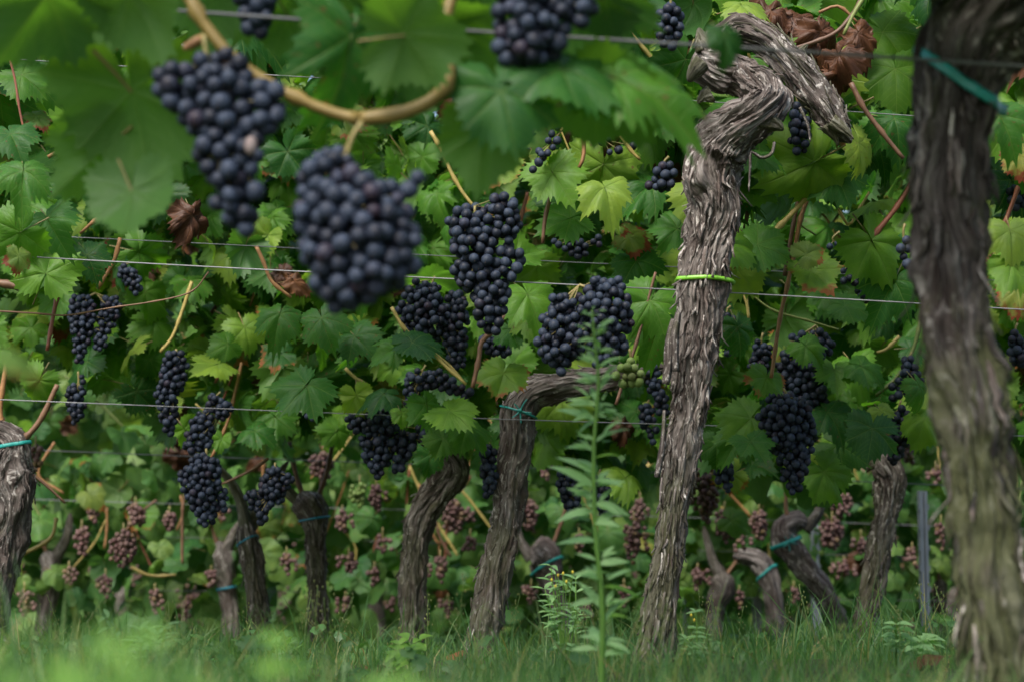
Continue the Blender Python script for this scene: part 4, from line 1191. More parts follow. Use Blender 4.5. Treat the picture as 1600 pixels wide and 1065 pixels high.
HEADS = [('C2', 384, 812, [(372, 770), (330, 715)], 4.3, 'bark'), ('C2', 388, 812, [(415, 775), (450, 720)], 4.32, 'bark'), ('C3', 478, 775, [(462, 740), (452, 690)], 4.3, 'cane_brown'), ('C3', 492, 778, [(508, 745), (520, 690)], 4.32, 'cane_brown'),
         ('C3', 466, 770, [(445, 765), (425, 780)], 4.3, 'bark'), ('C4', 690, 695, [(672, 668), (640, 640)], 4.0, 'bark'), ('C4', 700, 705, [(725, 672), (748, 640)], 4.0, 'cane_brown'), ('C1', 20, 690, [(60, 660), (90, 600)], 3.5, 'cane_brown'), ('C1', 12, 690, [(0, 640), (12, 560)], 3.52, 'cane_orange'),
         ('C6', 1372, 715, [(1350, 690), (1340, 640)], 3.9, 'bark'), ('C6', 1385, 718, [(1412, 690), (1450, 650)], 3.92, 'cane_brown'), ('D1', 345, 850, [(330, 820), (325, 760)], 5.6, 'cane_brown'), ('D1', 350, 850, [(372, 825), (390, 800)], 5.6, 'bark'),
         ('D2', 832, 860, [(812, 842), (800, 790)], 5.3, 'bark'), ('D2', 856, 860, [(872, 830), (885, 790)], 5.3, 'cane_brown'), ('D3', 1128, 892, [(1112, 870), (1100, 820)], 5.6, 'bark'), ('D3', 1132, 892, [(1152, 872), (1160, 840)], 5.6, 'cane_brown'),
         ('D5', 1258, 816, [(1278, 800), (1290, 760)], 4.9, 'bark'), ('D5', 1236, 816, [(1228, 790), (1232, 750)], 4.9, 'cane_brown'), ('D6', 1470, 905, [(1462, 870), (1468, 820)], 5.8, 'cane_brown'), ('D7', 76, 862, [(64, 830), (70, 780)], 5.6, 'cane_brown'), ('D7', 82, 866, [(104, 840), (110, 800)], 5.6, 'bark')]
for key, x, y, more, Y, mt in HEADS:
    if mt == 'bark':
        wood('spur', V[key], [(x, y + 12, 40 if key == 'C6' else 24)] + [(px, py, w_) for (px, py), w_ in zip(more, (26, 14) if key == 'C6' else (17, 9))], Y, M['bark_far' if key[0] == 'D' else 'bark'], 28, 0.006, x, 0.9)
    else:
        cane(V[key], [(x, y + 10)] + more, Y, 0.0052, M[mt])

KX = {'A1': 1500, 'A2': 300, 'B1': 1080, 'B2': 150, 'C1': 20, 'C2': 390, 'C3': 490, 'C4': 660, 'C5': 860, 'C6': 1370, 'D1': 350, 'D2': 860, 'D3': 1120, 'D4': 1200, 'D5': 1260, 'D6': 1466, 'D7': 90}
rc = np.random.default_rng(31)
for q in range(150):                                     # young shoots climbing through the rows
    row = rc.choice(['C', 'D', 'D', 'B'])
    Y = {'B': 2.95, 'C': 4.0, 'D': 5.5}[row] + rc.normal(0, 0.1)
    x = rc.uniform(-100, 1700)
    if row == 'B' and x < 900:
        continue
    y = rc.uniform(150, 640) if row != 'D' else rc.uniform(680, 900)
    ln = rc.uniform(80, 260) * (0.6 if row == 'D' else 1)
    lean = rc.normal(0, 0.45)
    pts = [(x, y), (x + lean * ln * .5 + rc.normal(0, 6), y - ln * .5), (x + lean * ln, y - ln)]
    if any(blocks(px, py, 10, Y) is not None for px, py in pts):
        continue
    key = min((k for k in KX if k[0] == row), key=lambda k: abs(KX[k] - x))
    cane(V[key], pts, Y, rc.uniform(0.0022, 0.0042), M[rc.choice(['cane_red', 'cane_orange', 'cane_yellow', 'cane_green', 'cane_brown'])])

# ------------------------------------------------------------------ leaves placed where the photograph shows them
def hand_leaf(key, x, y, size, roll, Y, kind='leaf', face=(0, -1, 0.35), seed=None):
    """Blade centred near pixel x, y; size px from joint to tip; roll 0 = tip down, 90 = tip right."""
    a = R(roll)
    tip = np.array((math.sin(a), 0.0, -math.cos(a)))
    n = unit(np.array(face, float))
    t = unit(tip - n * np.dot(tip, n))
    s = size * mpp(Y) * (0.64 if Y > 3 else 0.76 if Y > 2 else 0.86)
    o = at(x, y, Y) - t * s * 0.22
    place_leaf(V[key], o, n, tip, s, kind)
    mark(x, y, size * 0.55, Y)


HAND = [
    # nearest row, blurred
    ('A2', 215, 175, 190, 5, 1.66, 'leaf_dark', (0.15, 0.8, 0.55)), ('A2', 150, 245, 120, -50, 1.69, 'leaf_dark', (-0.1, 0.9, 0.45)), ('A2', 205, 315, 110, 8, 1.64, 'leaf_dark', (0.2, 0.9, -0.3)),
    ('A2', 60, 10, 150, -30, 1.6, 'leaf_dark', (0.1, 0.6, 0.8)), ('A2', 215, 10, 130, 25, 1.58, 'leaf_dark', (0.3, 0.7, 0.6)), ('A2', 330, -10, 120, 0, 1.75, 'leaf_dark', (0, .7, .6)),
    ('A2', 460, 40, 95, 20, 1.74, 'leaf_dark', (0.1, 0.7, 0.7)), ('A2', 550, 85, 165, -3, 1.62, 'leaf', (0.75, -0.7, 0.15)), ('A2', 600, 50, 130, 40, 1.7, 'leaf_dark', (0.2, 0.7, .6)),
    ('A2', 655, 55, 130, 95, 1.56, 'leaf_dark', (0.15, 0.8, 0.45)), ('A2', 640, 105, 95, 15, 1.68, 'leaf_dark', (0, 0.6, 0.7)), ('A2', 735, 50, 120, 60, 1.72, 'leaf_dark', (0.2, 0.5, 0.8)),
    ('A2', 788, 160, 118, 12, 1.6, 'leaf', (0.12, -0.9, 0.35)), ('A2', 752, 225, 105, -5, 1.66, 'leaf_dark', (0.0, 0.85, 0.4)), 
    ('A1', 900, 115, 130, 60, 1.62, 'leaf', (0.1, -0.65, 0.75)), ('A1', 985, 125, 150, 60, 1.64, 'leaf', (-0.15, -0.7, 0.7)), ('A1', 950, 155, 130, 50, 1.68, 'leaf_dark', (0.1, 0.8, 0.55)),
    ('A1', 1135, 62, 52, 10, 1.6, 'leaf', (0.3, -0.9, 0.3)), ('A1', 960, 5, 100, 60, 1.7, 'leaf_dark', (0, .6, .8)), ('A1', 925, 30, 120, 30, 1.72, 'leaf_dark', (0.1, 0.7, 0.6)),
    ('A2', 560, -20, 150, 30, 1.7, 'leaf_dark', (0.2, 0.6, 0.7)), ('A1', 690, -10, 140, -40, 1.72, 'leaf_dark', (0.1, 0.6, 0.7)), ('A2', 130, -20, 150, 10, 1.66, 'leaf_dark', (0.1, 0.7, 0.7)), ('A2', 400, -20, 120, -20, 1.78, 'leaf_dark', (.1, .7, .5)),
    
    ('A2', 20, 565, 60, 75, 0.95, 'leaf_yellow', (0.2, -0.4, 0.85)),
    # second row, crisp
    ('B2', 35, 275, 80, 0, 2.62, 'leaf', (0.1, -0.8, 0.6)), ('B2', 20, 370, 85, -60, 2.7, 'leaf', (0.3, -0.8, -0.2)), ('B2', 78, 350, 80, 30, 2.75, 'leaf', (-0.2, -0.8, 0.4)), ('B2', 20, 215, 70, 20, 2.7, 'leaf', (0, -.7, .7)),
    ('B2', 75, 415, 85, 170, 2.9, 'leaf', (0.1, -0.95, 0.2)), ('B2', 140, 405, 60, 20, 3.0, 'leaf', (0.2, -0.8, 0.5)),
    ('B1', 948, 302, 78, 10, 2.68, 'leaf', (0.05, -0.75, 0.6)), ('B1', 870, 280, 85, 30, 2.82, 'leaf', (-0.1, -0.9, 0.3)), ('B1', 880, 345, 80, -60, 2.88, 'leaf', (0, -0.8, 0.6)), ('B1', 1050, 355, 60, -100, 2.85, 'leaf', (0.2, -0.9, 0.3)),
    ('B1', 1255, 262, 120, -60, 2.86, 'leaf', (0.1, -0.85, -0.3)), ('B1', 1195, 245, 60, 100, 2.8, 'leaf', (0, -0.6, 0.8)), ('B1', 1345, 235, 70, 10, 2.85, 'leaf', (0.7, -0.6, 0.2)), ('B1', 1310, 280, 90, 20, 2.9, 'leaf', (0.2, -0.8, 0.4)),
    ('B1', 1400, 120, 90, 0, 2.95, 'leaf_dark', (0, -0.9, 0.4)), ('B1', 1390, 60, 100, 30, 3.0, 'leaf_dark', (0, -0.8, 0.5)), ('B1', 1410, 190, 80, 60, 2.9, 'leaf', (0, -0.8, 0.5)), ('B1', 1170, 10, 70, 70, 2.8, 'leaf', (0, -.6, .8)),
    ('B1', 1150, 380, 75, 110, 2.85, 'leaf', (0.1, -0.8, 0.5)), ('B1', 1195, 385, 75, 60, 2.88, 'leaf', (-0.1, -0.8, 0.5)), ('B1', 1150, 430, 80, -20, 2.92, 'leaf', (0.2, -0.8, 0.4)),
    ('B1', 1275, 430, 70, 30, 2.9, 'leaf_autumn', (0, -0.8, 0.5)), ('B1', 1265, 395, 42, 120, 2.86, 'leaf_yellow', (0, -0.9, 0.2)), ('B1', 1370, 390, 95, 30, 2.95, 'leaf', (0.1, -0.95, 0.1)), ('B1', 1390, 450, 90, -30, 2.98, 'leaf', (-.1, -.9, .3)),
    ('B1', 1010, 480, 85, -30, 2.85, 'leaf', (0.1, -0.9, 0.3)), ('B1', 1000, 415, 70, 20, 2.95, 'leaf', (0, -0.8, 0.5)), ('B1', 830, 470, 80, 20, 2.95, 'leaf', (0.1, -0.8, 0.5)), ('B1', 815, 400, 70, 120, 3.0, 'leaf', (0, -0.8, 0.5)),
    ('B1', 1025, 520, 75, -20, 3.0, 'leaf', (0, -.9, .3)), ('B1', 1010, 215, 70, -40, 2.9, 'leaf', (0.1, -.8, .5)), ('B1', 1030, 190, 60, 40, 2.86, 'leaf', (0.1, -.6, .8)),
    # third row
    ('C4', 470, 610, 100, -35, 3.35, 'leaf', (0.0, -0.85, 0.5)), ('C3', 435, 497, 75, -10, 3.4, 'leaf', (0.05, -0.8, 0.6)), ('C3', 505, 505, 85, 20, 3.4, 'leaf', (-0.2, -0.85, 0.45)), ('C4', 560, 530, 75, 40, 3.45, 'leaf', (-0.3, -0.75, 0.5)),
    ('C4', 610, 545, 65, -50, 3.3, 'leaf', (0.2, -0.7, 0.7)), ('C4', 655, 535, 80, 95, 3.3, 'leaf', (0, -0.6, 0.8)), ('C4', 590, 615, 72, -80, 3.4, 'leaf', (0, -0.55, 0.8)), ('C4', 668, 640, 70, 15, 3.35, 'leaf', (0.55, -0.75, 0.3)),
    ('C4', 710, 645, 80, 30, 3.32, 'leaf', (-0.1, -0.6, 0.8)), ('C4', 560, 625, 60, 20, 3.45, 'leaf', (0.1, -.9, -.2)), ('C4', 628, 650, 34, 10, 3.35, 'leaf', (0.2, -.9, .3)), ('C5', 785, 590, 75, -15, 3.35, 'leaf_autumn', (0.1, -0.8, 0.5)), ('C5', 835, 500, 70, 60, 3.35, 'leaf', (0, -.7, .7)),
    ('C5', 800, 520, 60, 20, 3.35, 'leaf', (0, -.8, .6)), ('C5', 735, 670, 60, 30, 3.4, 'leaf', (0, -.8, .6)), ('C4', 690, 690, 55, -20, 3.45, 'leaf', (.2, -.8, .4)), ('C5', 880, 640, 100, 10, 3.75, 'leaf', (0, -.95, .1)),
    ('C2', 345, 690, 36, -10, 3.7, 'leaf', (0, -.9, .4)), ('C2', 325, 655, 30, -40, 3.7, 'leaf', (0, -.9, .4)), ('C2', 405, 675, 60, 60, 3.75, 'leaf', (0, -.7, .7)), ('C2', 350, 540, 50, -60, 3.7, 'leaf_dark', (.4, -.8, .3)), ('C2', 385, 520, 70, 15, 3.75, 'leaf', (.3, -.8, .3)),
    ('C6', 1195, 595, 62, -25, 3.2, 'leaf_autumn', (0.3, -0.8, 0.5)), ('C6', 1165, 660, 95, -40, 3.3, 'leaf', (0, -0.8, 0.55)), ('C6', 1178, 695, 70, 20, 3.25, 'leaf', (0, -.7, .7)), ('C6', 1150, 690, 70, -30, 3.4, 'leaf', (.1, -.8, .5)),
    ('C6', 1155, 520, 70, 10, 3.3, 'leaf', (.3, -.85, .2)), ('C6', 1265, 545, 60, 40, 3.4, 'leaf', (0, -.8, .5)), ('C6', 1305, 585, 72, 0, 3.45, 'leaf', (0, -.75, .6)), ('C6', 1355, 575, 70, 60, 3.45, 'leaf', (.1, -.7, .7)),
    ('C6', 1362, 678, 82, -10, 3.3, 'leaf', (0.0, -0.85, 0.5)), ('C6', 1300, 650, 80, 20, 3.45, 'leaf', (0.1, -.7, .7)), ('C6', 1295, 745, 80, 30, 3.5, 'leaf', (0, -.85, .4)), ('C6', 1320, 700, 80, 60, 3.6, 'leaf_dark', (0, -.85, .4)),
    ('C6', 1440, 610, 60, 20, 3.4, 'leaf', (.6, -.7, .3)), ('C6', 1450, 660, 70, 30, 3.4, 'leaf', (-.1, -.8, .5)), ('C6', 1378, 645, 42, 20, 3.35, 'leaf', (0, -.8, .5)), ('C6', 1430, 545, 55, 80, 3.6, 'leaf', (0, -.8, .5)),
    ('C6', 1330, 480, 70, 60, 3.3, 'leaf', (0, -.7, .7)), ('C6', 1120, 700, 60, 0, 3.5, 'leaf_dark', (0, -.9, .3)),
    ('D4', 1150, 815, 50, 60, 4.8, 'leaf_dark', (0, -.8, .4)), ('C1', 265, 635, 40, 0, 3.8, 'leaf', (0, -.8, .5)), ('D1', 145, 775, 46, 40, 5.0, 'leaf_yellow', (0, -.8, .5)),
    # dry and turning leaves
    ('B2', 300, 345, 62, -10, 2.9, 'leaf_dry', (0.6, -0.7, 0.2)), ('C3', 465, 440, 48, 80, 3.5, 'leaf_dry', (0.2, -0.7, 0.5)), ('C3', 440, 430, 40, 40, 3.55, 'leaf_dry', (-0.4, -0.7, 0.2)),
    ('B1', 1285, 60, 70, 10, 2.85, 'leaf_dry', (0.4, -0.8, 0.2)), ('B1', 1305, 95, 70, -30, 2.82, 'leaf_dry', (-0.4, -0.7, 0.3)), ('B1', 1250, 30, 70, 60, 2.9, 'leaf_dry', (0, -0.7, 0.6)), ('B1', 1195, 20, 70, -60, 2.88, 'leaf_dry', (0.1, -0.8, 0.4)),
    ('B1', 1315, 125, 55, 0, 2.84, 'leaf_dry', (0.5, -0.7, 0)), ('B1', 1345, 60, 60, 20, 2.92, 'leaf_dry', (0, -.8, .3)), ('B1', 1240, 60, 60, 10, 2.95, 'leaf_dry', (0, -.8, .3)), ('B1', 990, 372, 50, 70, 2.95, 'leaf_red', (0, -.8, .4)),
    ('B1', 965, 355, 40, 90, 2.9, 'leaf_red', (0, -.4, .8)), ('C5', 975, 672, 44, 10, 3.75, 'leaf_dry', (.3, -.8, .2)), ('C5', 1012, 638, 26, 40, 3.65, 'leaf_red', (0, -.8, .4)), ('B1', 1590, 460, 55, 0, 2.9, 'leaf_red', (0, -.8, .3)), ('B1', 1595, 250, 50, 10, 2.7, 'leaf_red', (0, -.8, .3)),
    ('B2', 30, 405, 40, -10, 2.6, 'leaf_red', (.6, -.6, .3)), ('B2', 60, 185, 40, 30, 2.9, 'leaf_red', (.2, -.6, .6)), ('C3', 430, 555, 60, -60, 3.6, 'leaf_autumn', (0, -.7, .6)), ('C5', 745, 365, 30, 60, 2.9, 'leaf_red', (.2, -.7, .5)),
    ('B1', 1570, 190, 90, 20, 2.5, 'leaf', (0, -.8, .5)), ('B1', 1580, 370, 80, 0, 2.6, 'leaf', (0, -.8, .5)), ('B1', 1590, 420, 80, 30, 2.6, 'leaf', (.2, -.8, .5)),
]
for h in HAND:
    hand_leaf(*h)

# ------------------------------------------------------------------ the canopy of each row
rl = np.random.default_rng(99)
LEAVES = {}


def sow(row, Y, sd_, n, xr, ztop, bottom, kinds, size, keyset, cover=0.0):
    """Spread n leaves over a row: bottom(px) gives the pixel height under which the canopy thins out."""
    names, wts = zip(*kinds)
    for _ in range(n):
        y3 = Y + rl.normal(0, sd_)
        x = rl.uniform(*xr)
        z = rl.uniform(-0.05, ztop)
        p = np.array((x, y3, z))
        u, v_ = proj(p)
        bt = bottom(u)
        if v_ > bt + rl.normal(0, 28):
            continue
        s = size * rl.uniform(0.62, 1.15)
        r_ = s / mpp(y3)
        if -120 < u < 1720 and -120 < v_ < 1100:
            c = blocks(u, v_, r_ * 0.8, y3)
            if c is not None and rl.random() > cover:
                y3 = c + rl.uniform(0.07, 0.22)
                if y3 > Y + 0.45:
                    continue
                p = at(u, v_, y3)
        n_ = unit(np.array((rl.normal(0, .62), -0.65 + rl.normal(0, .45), 0.5 + rl.normal(0, .5))))
        if rl.random() < 0.2:
            n_ = n_ * (1, -1, 1)
        tip = np.array((rl.normal(0, .75), rl.normal(0, .3), -0.85))
        key = min(keyset, key=lambda k: abs(KX[k] - u) if k in KX else 1e9)
        LEAVES.setdefault(key, []).append((p, n_, tip, s, rl.choice(names, p=np.array(wts) / sum(wts)), u, v_))


def botB(u):
    if u < 60: return 330
    if u < 820: return 60
    if u < 1000: return 300
    return 330 if u < 1180 else 300


def botC(u):
    return float(np.interp(u, [-300, 0, 110, 200, 250, 470, 520, 740, 800, 1000, 1060, 1120, 1250, 1330, 1440, 1800], [560, 575, 560, 600, 660, 690, 670, 690, 735, 720, 720, 725, 760, 735, 700, 700]))


KC = [('leaf', 91), ('leaf_autumn', 4), ('leaf_yellow', 1.5), ('leaf_dry', 1.5), ('leaf_red', 0.8)]
KD = [('leaf_far', 86), ('leaf_yellow', 4), ('leaf_autumn', 5), ('leaf_dry', 5)]
sow('B', 2.95, 0.08, 900, (-0.9, 1.05), 1.15, botB, KC, 0.075, ['B1', 'B2'])
sow('C', 3.95, 0.16, 5600, (-1.35, 1.4), 1.6, botC, KC, 0.057, ['C1', 'C2', 'C3', 'C4', 'C5', 'C6'])
sow('D', 5.75, 0.17, 6500, (-1.9, 1.95), 1.75, lambda u: 950.0, KD, 0.054, ['D1', 'D2', 'D3', 'D4', 'D5', 'D6', 'D7'], cover=0.3)
NOBJ = {'B': 260, 'C': 290, 'D': 230}
for key, items in LEAVES.items():
    inv = lambda i: (0 if (-80 < i[5] < 1680 and -80 < i[6] < 1000) else 10) + i[0][1]
    items.sort(key=inv)
    lim = NOBJ[key[0]]
    for (p, n_, tip, s, kd, u, v_) in items[:lim]:
        place_leaf(V[key], p, n_, tip, s, kd)
    rest = items[lim:]
    if rest:
        foliage('foliage', V[key], [i[:4] for i in rest], M['leaf_far'] if key[0] == 'D' else M['leaf'])

# unseen crown of the nearest row, added overhead for its shade, and the far rows beyond, each a mass nobody could count
for key, xr in (('A1', (0.25, 1.3)), ('A2', (-1.3, 0.25))):
    it = []
    for _ in range(420 if key == 'A1' else 150):  # extra unseen leaves over A1 to darken the top of its trunk
        p = np.array((rl.uniform(*xr), 1.66 + rl.normal(0, .12), rl.uniform(0.62 if key == 'A1' else 0.85, 1.2)))
        if proj(p)[1] > -70: continue
        it.append((p, unit(rl.normal(0, .5, 3) + (0, -.4, .6)), np.array((rl.normal(), rl.normal(0, .4), -.8)), 0.085 * rl.uniform(.7, 1.1)))
    foliage('foliage', V[key], it, M['leaf'])
fv = thing('far_vine_rows', 'soft mass of far vine rows with small green leaves behind everything', 'vines', (0, 7.6, -0.2))
fv['kind'] = 'stuff'
it = []
for Y, n, hw in ((7.6, 2600, 2.9), (9.5, 2200, 3.6), (11.6, 1800, 4.4)):
    for _ in range(n):
        z = rl.uniform(0.02, 2.0) if rl.random() < .8 else rl.uniform(0, 0.6)
        p = np.array((rl.uniform(-hw, hw), Y + rl.normal(0, .2), z - 0.04 * (Y - 2.4)))
        it.append((p, unit(np.array((rl.normal(0, .45), -0.7 + rl.normal(0, .3), 0.5 + rl.normal(0, .3)))), np.array((rl.normal(0, .7), rl.normal(0, .3), -.85)), (0.08 + 0.004 * Y) * rl.uniform(.7, 1.15)))
foliage('foliage', fv, it, M['leaf_far'])
m = MB()
for q in range(46):
    x, Y = rl.uniform(-1.9, 1.9), 7.3 + rl.normal(0, .12)
    z = float(rl.uniform(-0.05, 0.32))
    for k in range(22):
        d = rl.normal(0, 1, 3) * (.022, .022, .04)
        m.add(PINKV[0] * 0.0075 + np.array((x, Y, z)) + d, PINKV[1], 0, rnd=rl.random())
obj('grapes', m.mesh('grapes', [M['grape_pink']], attrs=('rnd',)), fv)

# ------------------------------------------------------------------ spider web
t = thing('spider_web', 'fine spider web spun around the bunch beside the long red cane', 'spider web', at(150, 550, 4.1))
m = MB()
c0 = (165, 545)
for k in range(18):
    a = k * 2 * math.pi / 18
    m.add(*tube([at(c0[0], c0[1], 4.1), at(c0[0] + 92 * math.cos(a), c0[1] + 105 * math.sin(a), 4.1)], 0.00012, 3))
sp = [at(c0[0] + r_ * .88 * math.cos(a), c0[1] + r_ * math.sin(a), 4.1) for r_, a in ((8 + 96 * q / 500, q * 2 * math.pi / 18) for q in range(500))]
m.add(*tube(sp, 0.00009, 3))
obj('silk', m.mesh('silk', [M['web']]), t)

# ------------------------------------------------------------------ weeds
def lance(L, wd, rng, curl=0.3, n=6):
    u = np.linspace(0, 1, n)
    ww = wd * np.sin(np.clip(u * 0.97 + 0.03, 0, 1) ** 0.8 * math.pi) * 0.5
    z = -curl * L * u ** 2
    Vv = np.concatenate([np.stack([-ww, u * L, z + ww * .35], 1), np.stack([0 * u, u * L, z], 1), np.stack([ww, u * L, z + ww * .35], 1)])
    F = [(i, i + 1, n + i + 1, n + i) for i in range(n - 1)] + [(n + i, n + i + 1, 2 * n + i + 1, 2 * n + i) for i in range(n - 1)]
    return Vv, [f[::-1] for f in F]


wr = np.random.default_rng(4)
LANCE = {}
for key in ('weed', 'weed_bright', 'weed_yellow'):
    LANCE[key] = []
    for _ in range(4):
        m = MB(); Vv, F = lance(1.0, wr.uniform(.20, .32), wr, wr.uniform(.1, .5)); m.add(Vv, F)
        LANCE[key].append(m.mesh('leaf', [M[key]]))
OVAL = {}
for key in ('weed', 'weed_bright', 'weed_yellow'):
    OVAL[key] = []
    for _ in range(4):
        m = MB(); Vv, F = lance(1.0, wr.uniform(.55, .75), wr, wr.uniform(.1, .5), 7); m.add(Vv, F)
        OVAL[key].append(m.mesh('leaf', [M[key]]))

v = thing('tall_weed', 'tall pale green weed with lance leaves standing before the vines', 'weed', (*at(938, 1050, 2.0)[:2], float(ground_z(0.09, 2.0))), None)
SP_ = [(944, 1180), (940, 1060), (941, 950), (930, 820), (928, 700), (935, 600), (929, 530), (925, 484)]
SW = spline([at(*p, 2.0) for p in SP_], 60)
m = MB(); m.add(*tube(SW, np.linspace(0.0036, 0.0013, 60), 7)); obj('stem', m.mesh('stem', [M['weed_bright']]), v)
WL = [(492, -62, 30), (520, -80, 55), (520, 60, 40), (478, 5, 28), (540, 40, 40), (560, -50, 45), (585, 75, 50), (600, -30, 60), (608, 50, 48), (632, -80, 60), (640, 60, 62), (655, 95, 66), (668, -95, 70), (688, 80, 78), (700, -60, 66), (712, 60, 70), (730, -85, 74), (752, 75, 78),
      (768, -95, 84), (790, 70, 76), (806, -65, 70), (826, 50, 66), (850, -70, 70), (872, 55, 66), (905, -80, 74), (930, 70, 80), (955, -85, 86), (975, 80, 90), (1005, -70, 80), (1020, 60, 76)]
for (y, ang, ln) in WL:
    i = int(np.argmin([abs(proj(c)[1] - y - wr.normal(0, 7)) for c in SW]))
    for rep in range(wr.integers(3, 7)):
        a = R(ang + wr.normal(0, 22)) if rep == 0 else R(wr.uniform(-110, 110))
        L = ln * mpp(2.0) * (wr.uniform(.5, 1.0) if rep == 0 else wr.uniform(.25, .6))
        tip = np.array((math.sin(a), wr.normal(0, .7), math.cos(a) * .8 + wr.normal(.1, .25)))
        nn = unit(np.array((-.4 * math.sin(a) + wr.normal(0, .3), wr.normal(-.6, .35), .7)))
        base = SW[i] + np.array((math.sin(a) * .004, 0, 0.004)) * (rep > 0) * wr.uniform(.5, 2.5)
        obj('leaf', random.choice(LANCE['weed']), v, leaf_mat4(base, nn, tip, L))


def clump(label, px, Y, n, h, key, ln, shape=LANCE, name='low_weed', group='weeds in the grass', py=None, spread=0.03):
    x = at(px, 900, Y)[0]
    gz = float(ground_z(x, Y))
    t = thing(name, label, 'weed', (x, Y, gz), group)
    for q in range(n):
        a = wr.uniform(0, 6.28)
        hh = h * wr.uniform(.45, 1)
        b0 = np.array((x + wr.normal(0, spread * .3), Y + wr.normal(0, spread * .3), gz))
        top = b0 + np.array((math.cos(a) * spread * wr.uniform(.3, 1.2), math.sin(a) * spread * wr.uniform(.3, 1.2), hh))
        C = spline([b0, (b0 + top) / 2 + np.array((0, 0, hh * .1)), top], 8)
        m = MB(); m.add(*tube(C, np.linspace(.0013, .0007, 8), 5)); obj('stem', m.mesh('stem', [M['weed_bright']]), t)
        for k in (3, 5, 6, 7):
            for s_ in (1, -1):
                aa = a + s_ * wr.uniform(.5, 1.6)
                obj('leaf', random.choice(shape[key]), t, leaf_mat4(C[k], unit(np.array((-.3 * math.cos(aa), -.3 * math.sin(aa) - .3, .8))), np.array((math.cos(aa), math.sin(aa), wr.uniform(.0, .7))), ln * wr.uniform(.6, 1.1)))
    return t


clump('big blurred bright green leaf clump in the near corner', 50, 0.52, 6, 0.102, 'weed_bright', 0.020, OVAL)
clump('blurred yellow green clump near the shaggy trunk side', 150, 0.58, 4, 0.095, 'weed_bright', 0.018, OVAL)
clump('blurred bright clump in the middle foreground grass', 605, 0.62, 4, 0.094, 'weed_bright', 0.016, OVAL)
clump('blurred light green clump before the straight vines', 425, 0.72, 4, 0.082, 'weed_bright', 0.017, OVAL)
clump('blurred green clump at the very edge by the grass', -5, 0.55, 5, 0.100, 'weed_bright', 0.020, OVAL)
clump('dark green broad leaf weed at the foot of the mossy trunk', 1420, 2.6, 5, 0.055, 'weed', 0.024, OVAL)
clump('leafy weed growing beside the shaggy leaning vine', 1385, 3.4, 5, 0.08, 'weed', 0.022, LANCE)
clump('low weed with narrow leaves at the base of the focused trunk', 1100, 2.45, 4, 0.05, 'weed', 0.020, LANCE)
clump('feathery weed right of the leaning tied vine', 885, 2.7, 8, 0.15, 'weed', 0.026, LANCE)
clump('small weed in front of the twisted shoulder vine', 640, 2.6, 5, 0.07, 'weed_bright', 0.022, OVAL)
clump('low leafy weed between the slim vine and the corner clump', 230, 2.3, 7, 0.09, 'weed', 0.026, LANCE)
fw = thing('flowering_weed', 'thin weed topped with small yellow buds in front of the blurred vine', 'weed', (*at(880, 1000, 2.55)[:2], 0))
for (x, y) in ((862, 905), (872, 898), (880, 895), (885, 908), (868, 915), (895, 893), (1080, 960), (1085, 968)):
    C = spline([at(880 if x < 1000 else 1090, 1060, 2.55), at((x + 880) / 2 if x < 1000 else 1088, 960, 2.55), at(x, y, 2.55)], 10)
    m = MB(); m.add(*tube(C, np.linspace(.001, .0005, 10), 5)); obj('stem', m.mesh('stem', [M['weed_bright']]), fw)
    m = MB(); m.add(ball(8, 6)[0] * (.0016, .0016, .0022) + at(x, y, 2.55), ball(8, 6)[1]); obj('bud', m.mesh('bud', [M['bud']]), fw)
    for k in (3, 5, 6, 8):
        for s_ in (-1, 1):
            obj('leaf', random.choice(LANCE['weed']), fw, leaf_mat4(C[k], unit(np.array((0, -.5, .8))), np.array((s_ * .9, wr.normal(0, .5), .5)), 0.014))

# ------------------------------------------------------------------ grass
gr = np.random.default_rng(8)
NB_ = 75000
gy = np.concatenate([gr.uniform(0.7, 2.3, 24000), gr.uniform(2.2, 5.5, 39000), gr.uniform(5.5, 11, 12000)])
gx = gr.uniform(-1, 1, NB_) * (gy * 0.30 + 0.25)
den = noise3(np.stack([gx * 3, gy * 3, np.zeros(NB_)], 1), 5) * .6 + noise3(np.stack([gx * 9, gy * 9, np.zeros(NB_)], 1), 6) * .4
keep = den + gr.random(NB_) * 1.2 > 0.25
gx, gy, den = gx[keep], gy[keep], den[keep]
nb = len(gx)
gz = ground_z(gx, gy)
hgt = gr.gamma(5, 0.0112, nb) * (0.8 + 0.5 * den) * np.clip(0.80 + gy * 0.07, 0.6, 1.3)
hgt = np.clip(hgt * gr.choice([0.7, 1.0, 1.5], nb, p=[.5, .36, .14]) * (1 + 0.7 * np.clip(noise3(np.stack([gx * 4, gy * 4, np.full(nb, 2.5)], 1), 15), -.5, 1)), 0.012, 0.14)
hgt = np.where(gy < 1.5, np.minimum(hgt, 0.085), hgt)
ang = gr.uniform(0, 2 * math.pi, nb)
bend = gr.uniform(0.1, 0.9, nb) * hgt
wdt = gr.uniform(0.0011, 0.0028, nb) * np.clip(gy / 3, .8, 1.5)
dirx, diry = np.cos(ang), np.sin(ang)
fa = gr.uniform(0, 2 * math.pi, nb)
sx, sy = np.cos(fa), np.sin(fa)
lev = [(0, 1.0), (0.4, 0.85), (0.75, 0.55), (1.0, 0.0)]
vs = []
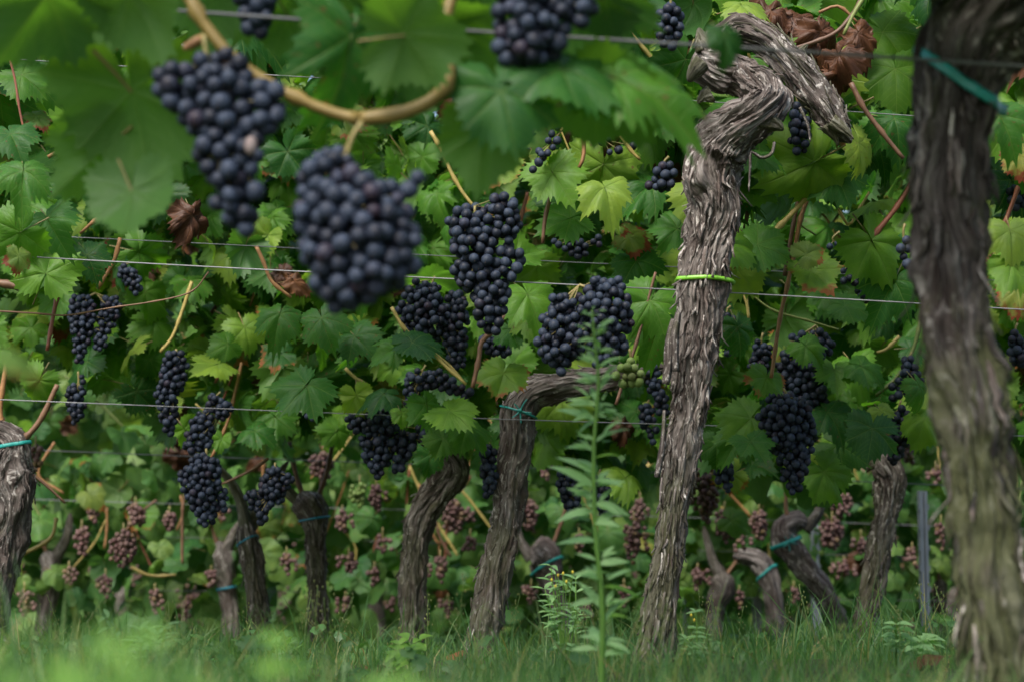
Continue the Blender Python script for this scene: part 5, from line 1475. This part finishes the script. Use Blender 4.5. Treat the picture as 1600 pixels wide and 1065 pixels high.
for t_, w_ in lev:
    cx = gx + dirx * bend * t_ ** 2
    cy = gy + diry * bend * t_ ** 2
    cz = gz + hgt * (t_ - 0.25 * (bend / hgt) * t_ ** 2) - 0.003
    if w_ > 0:
        vs.append(np.stack([cx - sx * wdt * w_ / 2, cy - sy * wdt * w_ / 2, cz], 1))
        vs.append(np.stack([cx + sx * wdt * w_ / 2, cy + sy * wdt * w_ / 2, cz], 1))
    else:
        vs.append(np.stack([cx, cy, cz], 1))
GVV = np.stack(vs, 1).reshape(-1, 3)
base = np.arange(nb)[:, None] * 7
q1 = np.concatenate([base + np.array([[0, 1, 3, 2]]), base + np.array([[2, 3, 5, 4]])], 0)
t1 = base + np.array([[4, 5, 6]])
m = MB()
m.v, m.n = [GVV], len(GVV)
m.f = [tuple(a) for a in q1.tolist()] + [tuple(a) for a in t1.tolist()]
m.mi = [0] * len(m.f)
m.uv, m.rnd, m.bc = [], [np.repeat(gr.random(nb), 7)], []
go = obj('grass', m.mesh('grass', [M['grass']], attrs=('rnd',)))
tag(go, 'uneven green grass growing under the vines', 'grass', None, 'stuff')

# small broad leaves of low plants between the blades, and fallen vine leaves
it = []
for q in range(3000):
    Y = gr.uniform(2.3, 6.5); x = gr.uniform(-1, 1) * (Y * .29 + .1)
    dn = noise3(np.array([[x * 2.6, Y * 2.6, 4.0]]), 9)[0]
    if dn + gr.random() * .9 < 0.45: continue
    z = float(ground_z(x, Y)) + gr.uniform(.004, .05) * (0.6 + max(0, dn))
    it.append((np.array((x, Y, z)), unit(np.array((gr.normal(0, .4), -.35 + gr.normal(0, .3), .8))), np.array((gr.normal(), gr.normal(), .1)), gr.uniform(.006, .017)))
o = foliage('ground_weeds', None, it, M['weed_low'])
tag(o, 'small broad leaves of low weeds scattered through the grass', 'weeds', None, 'stuff')
it = []
for q in range(110):
    Y = gr.uniform(2.0, 6.5); x = gr.uniform(-1, 1) * (Y * .29 + .1)
    it.append((np.array((x, Y, float(ground_z(x, Y)) + gr.uniform(.004, .02))), unit(np.array((gr.normal(0, .4), gr.normal(0, .3), .9))), np.array((gr.normal(), gr.normal(), 0)), gr.uniform(.016, .032)))
o = foliage('fallen_leaves', None, it, M['leaf_dry'])
tag(o, 'brown fallen vine leaves caught in the grass', 'leaves', None, 'stuff')

# seed heads standing above the grass
sh = MB()
for q in range(60):
    x, Y = gr.uniform(-1, 1), gr.uniform(1.7, 4.5)
    x *= Y * .27
    z0 = float(ground_z(x, Y))
    hh = gr.uniform(.07, .13)
    top = np.array((x + gr.normal(0, .02), Y + gr.normal(0, .02), z0 + hh))
    C = spline([(x, Y, z0), ((x + top[0]) / 2 - .003, Y, z0 + hh * .6), top], 9)
    sh.add(*tube(C, .0005, 4), rnd=.9)
    for k in range(14):
        c = C[5 + k % 4] + gr.normal(0, .004, 3)
        sh.add(ball(5, 4)[0] * (.0009, .0009, .002) + c, ball(5, 4)[1], rnd=.95)
tag(obj('seed_heads', sh.mesh('seed_heads', [M['grass']], attrs=('rnd',))), 'thin pale grass seed heads standing above the grass', 'grass', None, 'stuff')
print('objects', len(bpy.data.objects))
